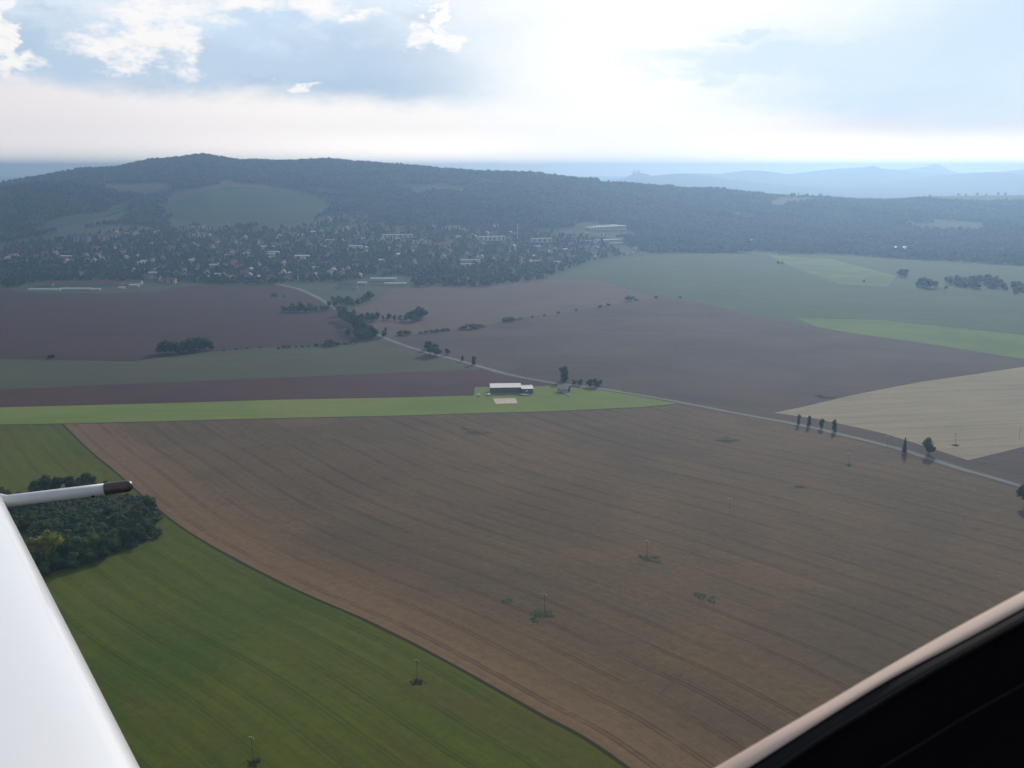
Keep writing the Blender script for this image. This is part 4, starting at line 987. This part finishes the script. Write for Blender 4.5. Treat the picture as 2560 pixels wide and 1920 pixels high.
# masses of trees too many to count
def lumps(P, S, seed, tallf=1.25):
    """P (n,2) plan points, S (n) widths -> one mesh of faceted crowns"""
    r = np.random.default_rng(seed); n = len(P); k = 6
    an = np.linspace(0, 2 * np.pi, k, endpoint=False)
    z = terrain(P[:, 0], P[:, 1]); V = np.zeros((n, 2 * k + 1, 3)); th = S * tallf * r.uniform(.75, 1.25, n)
    ph = r.uniform(0, 6.28, n)
    for j in range(k):
        for ring, (rr_, zz) in enumerate(((.95, .25), (.72, .72))):
            f = rr_ * r.uniform(.75, 1.2, n)
            V[:, ring * k + j, 0] = P[:, 0] + .5 * S * f * np.cos(an[j] + ph + ring * .5)
            V[:, ring * k + j, 1] = P[:, 1] + .5 * S * f * np.sin(an[j] + ph + ring * .5)
            V[:, ring * k + j, 2] = z + th * zz * r.uniform(.85, 1.1, n)
    V[:, 2 * k, 0] = P[:, 0] + r.normal(0, .08, n) * S; V[:, 2 * k, 1] = P[:, 1] + r.normal(0, .08, n) * S; V[:, 2 * k, 2] = z + th
    base = []
    for j in range(k):
        j2 = (j + 1) % k
        base += [(j, j2, k + j2), (j, k + j2, k + j), (k + j, k + j2, 2 * k)]
    base = np.array(base); Fc = (base[None] + (np.arange(n) * (2 * k + 1))[:, None, None]).reshape(-1, 3)
    # a skirt ring down to the ground
    W = V[:, :k, :].copy(); W[:, :, 2] = z[:, None] - .5
    return V.reshape(-1, 3), Fc
def vproj(P, extra=0):
    z = terrain(P[:, 0], P[:, 1]) + extra; dz = z - CAMZ
    dep = P[:, 1] * ca_ - dz * sa_; up = P[:, 1] * sa_ + dz * ca_
    return 1280 + F * P[:, 0] / dep, 960 - F * up / dep
def inpoly_np(U, Vv, poly):
    ins = np.zeros(len(U), bool); j = len(poly) - 1
    for i in range(len(poly)):
        xi, yi = poly[i]; xj, yj = poly[j]
        cnd = ((yi > Vv) != (yj > Vv)); ins ^= cnd & (U < (xj - xi) * (Vv - yi) / ((yj - yi) if yj != yi else 1e-9) + xi); j = i
    return ins
FV = [(-300, 615), (0, 606), (150, 580), (300, 560), (430, 566), (540, 572), (740, 566), (830, 536), (905, 530), (1000, 566), (1180, 562), (1330, 572), (1450, 566), (1560, 600), (1620, 632), (1900, 632), (2100, 636), (2250, 646), (2560, 664), (2900, 680)]
gy = np.arange(2800, 6350, 15.5); pts = []
for y in gy:
    xs_ = np.arange(-.54 * y, .54 * y, 15.5); pts.append(np.stack([xs_ + rng.uniform(-6, 6, len(xs_)), np.full(len(xs_), y) + rng.uniform(-6, 6, len(xs_))], -1))
P = np.concatenate(pts); U, V_ = vproj(P)
keep = V_ < np.interp(U, [f[0] for f in FV], [f[1] for f in FV])
jU = 9 * np.sin(P[:, 0] / 47 + P[:, 1] / 90) + 5 * np.sin(P[:, 0] / 19 - P[:, 1] / 33); jV = 3.5 * np.sin(P[:, 1] / 61 + P[:, 0] / 75) + 2 * np.sin(P[:, 0] / 23 + 1)
for hf in HILL_FIELDS: keep &= ~inpoly_np(U + jU, V_ + jV, hf)
q_ = P[:, 0] / P[:, 1]; keep &= P[:, 1] < np.interp(q_, RQ, RD) + np.where(q_ > .05, 900, 260)
clear = np.sin(P[:, 0] / 170 + 1.3 * np.sin(P[:, 1] / 260)) * np.sin(P[:, 1] / 150 + P[:, 0] / 420) + .5 * np.sin(P[:, 0] / 61 + P[:, 1] / 83)
keep &= ~((clear > 1.22) & (P[:, 0] > -900))
keep &= rng.uniform(0, 1, len(P)) < .93
for a, b, c_ in occ: keep &= ((P[:, 0] - a) ** 2 + (P[:, 1] - b) ** 2) > (c_ + 6) ** 2
P = P[keep]; S = rng.uniform(13, 22, len(P)) * (1 + .2 * np.sin(P[:, 0] / 90) * np.sin(P[:, 1] / 70))
print('forest trees', len(P))
sel = P[:, 0] < -1100
for nm, mk_, lb in (('woodland', sel & (P[:, 0] < 0), 'dark wood covering the left hill'), ('woodland', (~sel) & (P[:, 0] < 350), 'wood covering the middle of the long ridge'), ('woodland', P[:, 0] >= 350, 'hazy wood covering the right hand hills')):
    if mk_.sum() == 0: continue
    v_, f_ = lumps(P[mk_], S[mk_], 5, .85); tag(link(nm, np_mesh(nm, v_, f_, [M['wood_far']])), lb, 'woodland', None, 'stuff')
# garden trees of the town
TP = []
for i in range(22000):
    u = rng.uniform(-30, 1640); v = rng.uniform(528, 722)
    if inpoly(u, v, TOWN) or (inpoly(u, v, BELT) and not (60 < u < 350 and v > 705) and not (830 < u < 1030 and v > 690)): TP.append((u, v))
TP = np.array(TP)
# turn picture samples into land samples through a coarse table
tabu = np.linspace(-40, 1660, 60); tabv = np.linspace(525, 725, 60)
TY = np.array([[gp(a, b).y for a in tabu] for b in tabv])
iu = np.clip((TP[:, 0] - tabu[0]) / (tabu[1] - tabu[0]), 0, 58.99); iv = np.clip((TP[:, 1] - tabv[0]) / (tabv[1] - tabv[0]), 0, 58.99)
a0 = iu.astype(int); b0 = iv.astype(int); fu = iu - a0; fv = iv - b0
Yt = (TY[b0, a0] * (1 - fu) + TY[b0, a0 + 1] * fu) * (1 - fv) + (TY[b0 + 1, a0] * (1 - fu) + TY[b0 + 1, a0 + 1] * fu) * fv
qq = ((TP[:, 0] - 1280) / F) / (ca_ + (960 - TP[:, 1]) / F * sa_)
TPw = np.stack([qq * Yt, Yt], -1)[:6200]
ok = np.ones(len(TPw), bool)
for a, b, c_ in occ: ok &= ((TPw[:, 0] - a) ** 2 + (TPw[:, 1] - b) ** 2) > (c_ + 4.5) ** 2
TPw = TPw[ok]; v_, f_ = lumps(TPw, rng.uniform(6, 12, len(TPw)), 8)
tag(link('garden_trees', np_mesh('garden_trees', v_, f_, [M['wood_far']])), 'mass of garden trees between the houses of the town', 'trees', None, 'stuff')

ug = [(u_, v_) for u_, v_ in ((rng.uniform(-20, 400), rng.uniform(1235, 1450)) for _ in range(9000)) if inpoly(u_, v_, [(-40, 1290), (60, 1262), (160, 1240), (255, 1228), (385, 1250), (405, 1285), (385, 1325), (330, 1366), (200, 1410), (60, 1446), (-40, 1460)])][:1500]
UP = np.array([[gp(a, b).x, gp(a, b).y] for a, b in ug]); v_, f_ = lumps(UP, rng.uniform(2.2, 5.0, len(UP)), 12, .6)
tag(link('undergrowth', np_mesh('undergrowth', v_, f_, [M['undergrowth']])), 'dark tangled undergrowth filling the copse', 'undergrowth', None, 'stuff')
def drop(o):
    for ch in list(o.children): drop(ch)
    bpy.data.objects.remove(o)
for pr in ROUND + MIDG + LIT + TALL + CON + BUSH + [k[0] for k in kinds]:
    if not used.get(pr.name): drop(pr)

# single trees on the skyline
sk = [(603, 2), (690, 3), (880, 3), (895, 3), (905, 2), (925, 3), (950, 4), (958, 3), (975, 4), (982, 5), (990, 4), (1004, 6), (1010, 5), (1043, 4), (1120, 3), (1180, 4), (1235, 4), (1310, 3), (1420, 3), (1450, 3), (1525, 3), (1545, 4), (1560, 4), (1575, 3), (1590, 3), (1606, 4), (1625, 3), (1660, 4), (1668, 4), (1688, 4), (1700, 3), (1712, 3), (1740, 3), (2000, 3), (2055, 3), (2330, 3), (2400, 4), (2420, 3), (2450, 4), (2470, 3), (2500, 5), (2520, 4)]
for u, h in sk:
    q = q_of(u); y = float(np.interp(q, RQ, RD)); x = q * y
    o = link('skyline_tree', random.choice(FT)); s = .9 + h * .17; o.scale = (s * 1.1, s * 1.1, s); o.location = (x, y, tz(x, y) + 1.5 * h - 4)
    tag(o, 'single tree breaking the skyline of the long wooded ridge', 'tree', 'single trees along the skyline')

# castle ruin on its far hill
p = gp(1600, 436); cx, cy = FAR[0][0], FAR[0][1]; zt = tz(cx, cy)
cr = empty('castle_ruin', (cx - 60, cy, zt))
M['castle'] = plain('castle_stone', (.30, .28, .25), None, .9, .05)
MB().tube([(-18, 0, -25), (-16, 0, 5), (-14, 0, 34), (-15, 0, 40)], [24, 14, 9, 6], 9).build('tower', M['castle'], cr)
MB().tube([(42, 0, -25), (42, 0, 0), (42, 0, 20), (42, 0, 32)], [26, 15, 11, 9], 9).build('tower', M['castle'], cr)
MB().box(-18, 42, -4, 4, -25, 2).build('curtain_wall', M['castle'], cr)
tag(cr, 'two-towered castle ruin on the far cone hill', 'castle')

# ------------------------------------------------------------------ the aeroplane we look out of
ac = empty('light_aircraft', (0, 0, CAMZ - .9)); tag(ac, 'white low-wing aircraft seen from its cockpit: wing, pitot tube and canopy sill', 'aircraft')
def local(p): return (p[0], p[1], p[2] - (CAMZ - .9))
def acp(u, v, d): w = Vector((0, 0, CAMZ)) + raydir(u, v) * d; return Vector(local(w))
M['wing'] = plain('white_wing_gelcoat', (.86, .86, .88), (.84, .84, .86), .22, 1.5, spec=.5, coat=.4)
M['tube'] = plain('white_tube_paint', (.60, .61, .63), (.55, .56, .58), .35, 14)
M['shrink'] = plain('brown_black_sleeve', (.075, .055, .050), (.05, .038, .035), .38, 30)
M['sill'] = plain('beige_sill_trim', (.66, .48, .39), (.60, .44, .36), .7, 25)
M['black'] = plain('matt_shade_black', (.006, .005, .006), (.004, .004, .005), .9, 9, spec=.02)  # near-black colour stands in for the shade inside the cockpit
M['seal'] = plain('black_rubber_seal', (.014, .015, .018), (.010, .011, .013), .8, 20, spec=.08)
Apt = acp(343, 1920, 1.78); Bpt = acp(-2, 1240, 3.03)
sp = (Bpt - Apt).normalized(); up = Vector((0, 0, 1)); fl = sp.cross(up).normalized()       # fl points forward in flight
if fl.x < 0: fl = -fl
up2 = fl.cross(sp); up2 = up2 if up2.z > 0 else -up2
prof = []
chord = 1.35; th = .155
for i in range(25):
    xx = (1 - math.cos(math.pi * i / 24)) / 2
    yt = 5 * th * (.2969 * math.sqrt(xx) - .126 * xx - .3516 * xx ** 2 + .2843 * xx ** 3 - .1015 * xx ** 4)
    prof.append((xx, yt + .02 * (1 - (2 * xx - .8) ** 2) * (xx > 0)))
low_ = [(xx, -yt * .8) for xx, yt in prof[::-1][1:-1]]
prof2 = prof + low_
wv, wf = [], []; st_n = 15; L0 = Apt - sp * 1.2
span = (Bpt - Apt).length
for k in range(st_n):
    t = -1.2 + k / (st_n - 1) * (span + 1.25 + 1.2) ; taper = 1 - .06 * max(t, 0)
    o_ = Apt + sp * t
    for xx, yy in prof2: wv.append(o_ - fl * (xx * chord * taper) + up2 * (yy * chord * taper * .95 - .0))
m_ = len(prof2)
for k in range(st_n - 1):
    for j in range(m_): wf.append((k * m_ + j, k * m_ + (j + 1) % m_, (k + 1) * m_ + (j + 1) % m_, (k + 1) * m_ + j))
wf += [tuple(range(m_))[::-1], tuple((st_n - 1) * m_ + j for j in range(m_))]
wb = N(M['wing'].node_tree); bp = wb.new('ShaderNodeBump'); bp.inputs['Strength'].default_value = .25; bp.inputs['Distance'].default_value = .01
wb.link(wb.noise(wb.new('ShaderNodeTexCoord').outputs['Object'], 3.5, 3, .5), bp.inputs['Height']); wb.link(bp.outputs[0], M['wing'].node_tree.nodes['Principled BSDF'].inputs['Normal'])
wm = MB().add(wv, wf).mesh('wing', M['wing'], True); bm = bmesh.new(); bm.from_mesh(wm); bmesh.ops.recalc_face_normals(bm, faces=bm.faces); bm.to_mesh(wm); bm.free()
link('wing', wm, ac)
# pitot tube
r0, r1, rt = acp(-8, 1256, 3.02), acp(262, 1222.5, 3.05), acp(333, 1212, 3.06)
dirp = (rt - r0).normalized(); rad = .0163
pt = MB().tube([r0 - dirp * .05, r0 + dirp * .012, r0 + dirp * .03, r1], [rad * 1.9, rad * 1.45, rad * 1.04, rad * 1.0], 28).build('pitot_tube', M['tube'], ac, True)
tl = (rt - r1).length; tip_p = [r1 + dirp * x for x in (0, .0005, .004, tl - rad * 1.05)]; tip_r = [rad * .9, rad * 1.03, rad * 1.05, rad * 1.05]
for a_ in (15, 30, 45, 60, 75, 88): tip_p.append(r1 + dirp * (tl - rad * 1.05 + rad * 1.05 * math.sin(R(a_)))); tip_r.append(rad * 1.05 * math.cos(R(a_)))
MB().tube(tip_p, tip_r, 28).build('pitot_tip', M['shrink'], pt, True)
hp = r0 + (r1 - r0) * .905
MB().tube([hp + Vector((0, -.0135, -.0125)), hp + Vector((0, -.0165, -.0155))], .0032, 10).build('drain_hole', M['black'], pt)
# canopy sill along the lower right
up_e = [(1500, 2085), (1700, 1971), (1790, 1920), (1933, 1836), (2070, 1757), (2205, 1677), (2361, 1588), (2460, 1534), (2560, 1480), (2700, 1405), (2900, 1300)]
lo_e = [(1590, 2085), (1800, 1960), (1868, 1920), (1990, 1842), (2110, 1766), (2240, 1688), (2395, 1607), (2480, 1562), (2560, 1518), (2700, 1442), (2900, 1338)]
ln2 = [(1660, 2085), (1880, 1955), (1935, 1920), (2055, 1838), (2170, 1768), (2290, 1694), (2430, 1616), (2500, 1578), (2560, 1545), (2700, 1470), (2900, 1365)]
def loft(name, rows, mat, thick, sm=True, closed=False):
    mb = MB(); n = len(rows[0]); V = [p for r in rows for p in r]; m = len(rows); Fc = []
    for i in range(m - 1):
        for j in range(n - 1): Fc.append((i * n + j, i * n + j + 1, (i + 1) * n + j + 1, (i + 1) * n + j))
    o = mb.add(V, Fc).build(name, mat, ac, sm)
    md = o.modifiers.new('thickness', 'SOLIDIFY'); md.thickness = thick; md.offset = 0; return o
def row(edge, d): return [acp(u, v, d) for u, v in smooth_line(edge, 5)]
def mixrow(a, b, t): return [p.lerp(q, t) for p, q in zip(a, b)]
e0, e1, e2 = row(up_e, .60), row(lo_e, .586), row(ln2, .578)
tow = [(-raydir(2200, 1700)).normalized() * k for k in (0, .0012, .0018, .0016, .0004)]
trim_rows = [[p + (raydir(2200, 1700)).normalized() * .006 for p in e0]] + [[p + tow[k] for p in mixrow(e0, e1, t)] for k, t in ((0, 0), (1, .2), (2, .5), (3, .8), (4, 1.0))] + [[p + (raydir(2200, 1700)).normalized() * .008 for p in mixrow(e0, e1, 1.02)]]
loft('sill_trim', trim_rows, M['sill'], .0008)
seal_rows = [[p + (raydir(2200, 1700)).normalized() * .004 for p in mixrow(e0, e1, .97)], [p for p in mixrow(e1, e2, .5)], mixrow(e1, e2, .9), [p + Vector((0, -.003, .001)) for p in e2], [p + Vector((.002, -.002, -.004)) for p in e2], mixrow(e1, e2, 1.35)]
loft('window_seal', seal_rows, M['seal'], .001)
def shift(edge, du, dv): return [(u + du, v + dv) for u, v in edge]
e3, e4, e5 = row(shift(ln2, 60, 50), .575), row(shift(ln2, 300, 300), .56), row(shift(ln2, 900, 1100), .54)
loft('cockpit_shade_panel', [mixrow(e1, e2, 1.25), e3, e4, e5], M['black'], .002)
for k, (du, dv, rr_) in enumerate(((6, 4, .0010), (120, 100, .0007))):
    MB().tube(row(shift(ln2, du, dv), .573 if k == 0 else .566), rr_, 8).build('panel_rib', M['seal'], ac, True)

# ------------------------------------------------------------------ haze
hm = bpy.data.materials.new('haze_air'); hm.use_nodes = True; nt = hm.node_tree
nt.nodes.remove(nt.nodes['Principled BSDF'])
pv = nt.nodes.new('ShaderNodeVolumePrincipled'); pv.inputs['Density'].default_value = HAZE_DENSITY
pv.inputs['Color'].default_value = (*HAZE_COLOR, 1); pv.inputs['Absorption Color'].default_value = (.12, .12, .12, 1); pv.inputs['Anisotropy'].default_value = HAZE_ANISO
nt.links.new(pv.outputs[0], nt.nodes['Material Output'].inputs['Volume'])
hz = MB().box(-56000, 56000, -56000, 31500, -7.5, HAZE_TOP).build('haze', hm)
tag(hz, 'pale blue haze lying over the whole valley', kind='stuff')
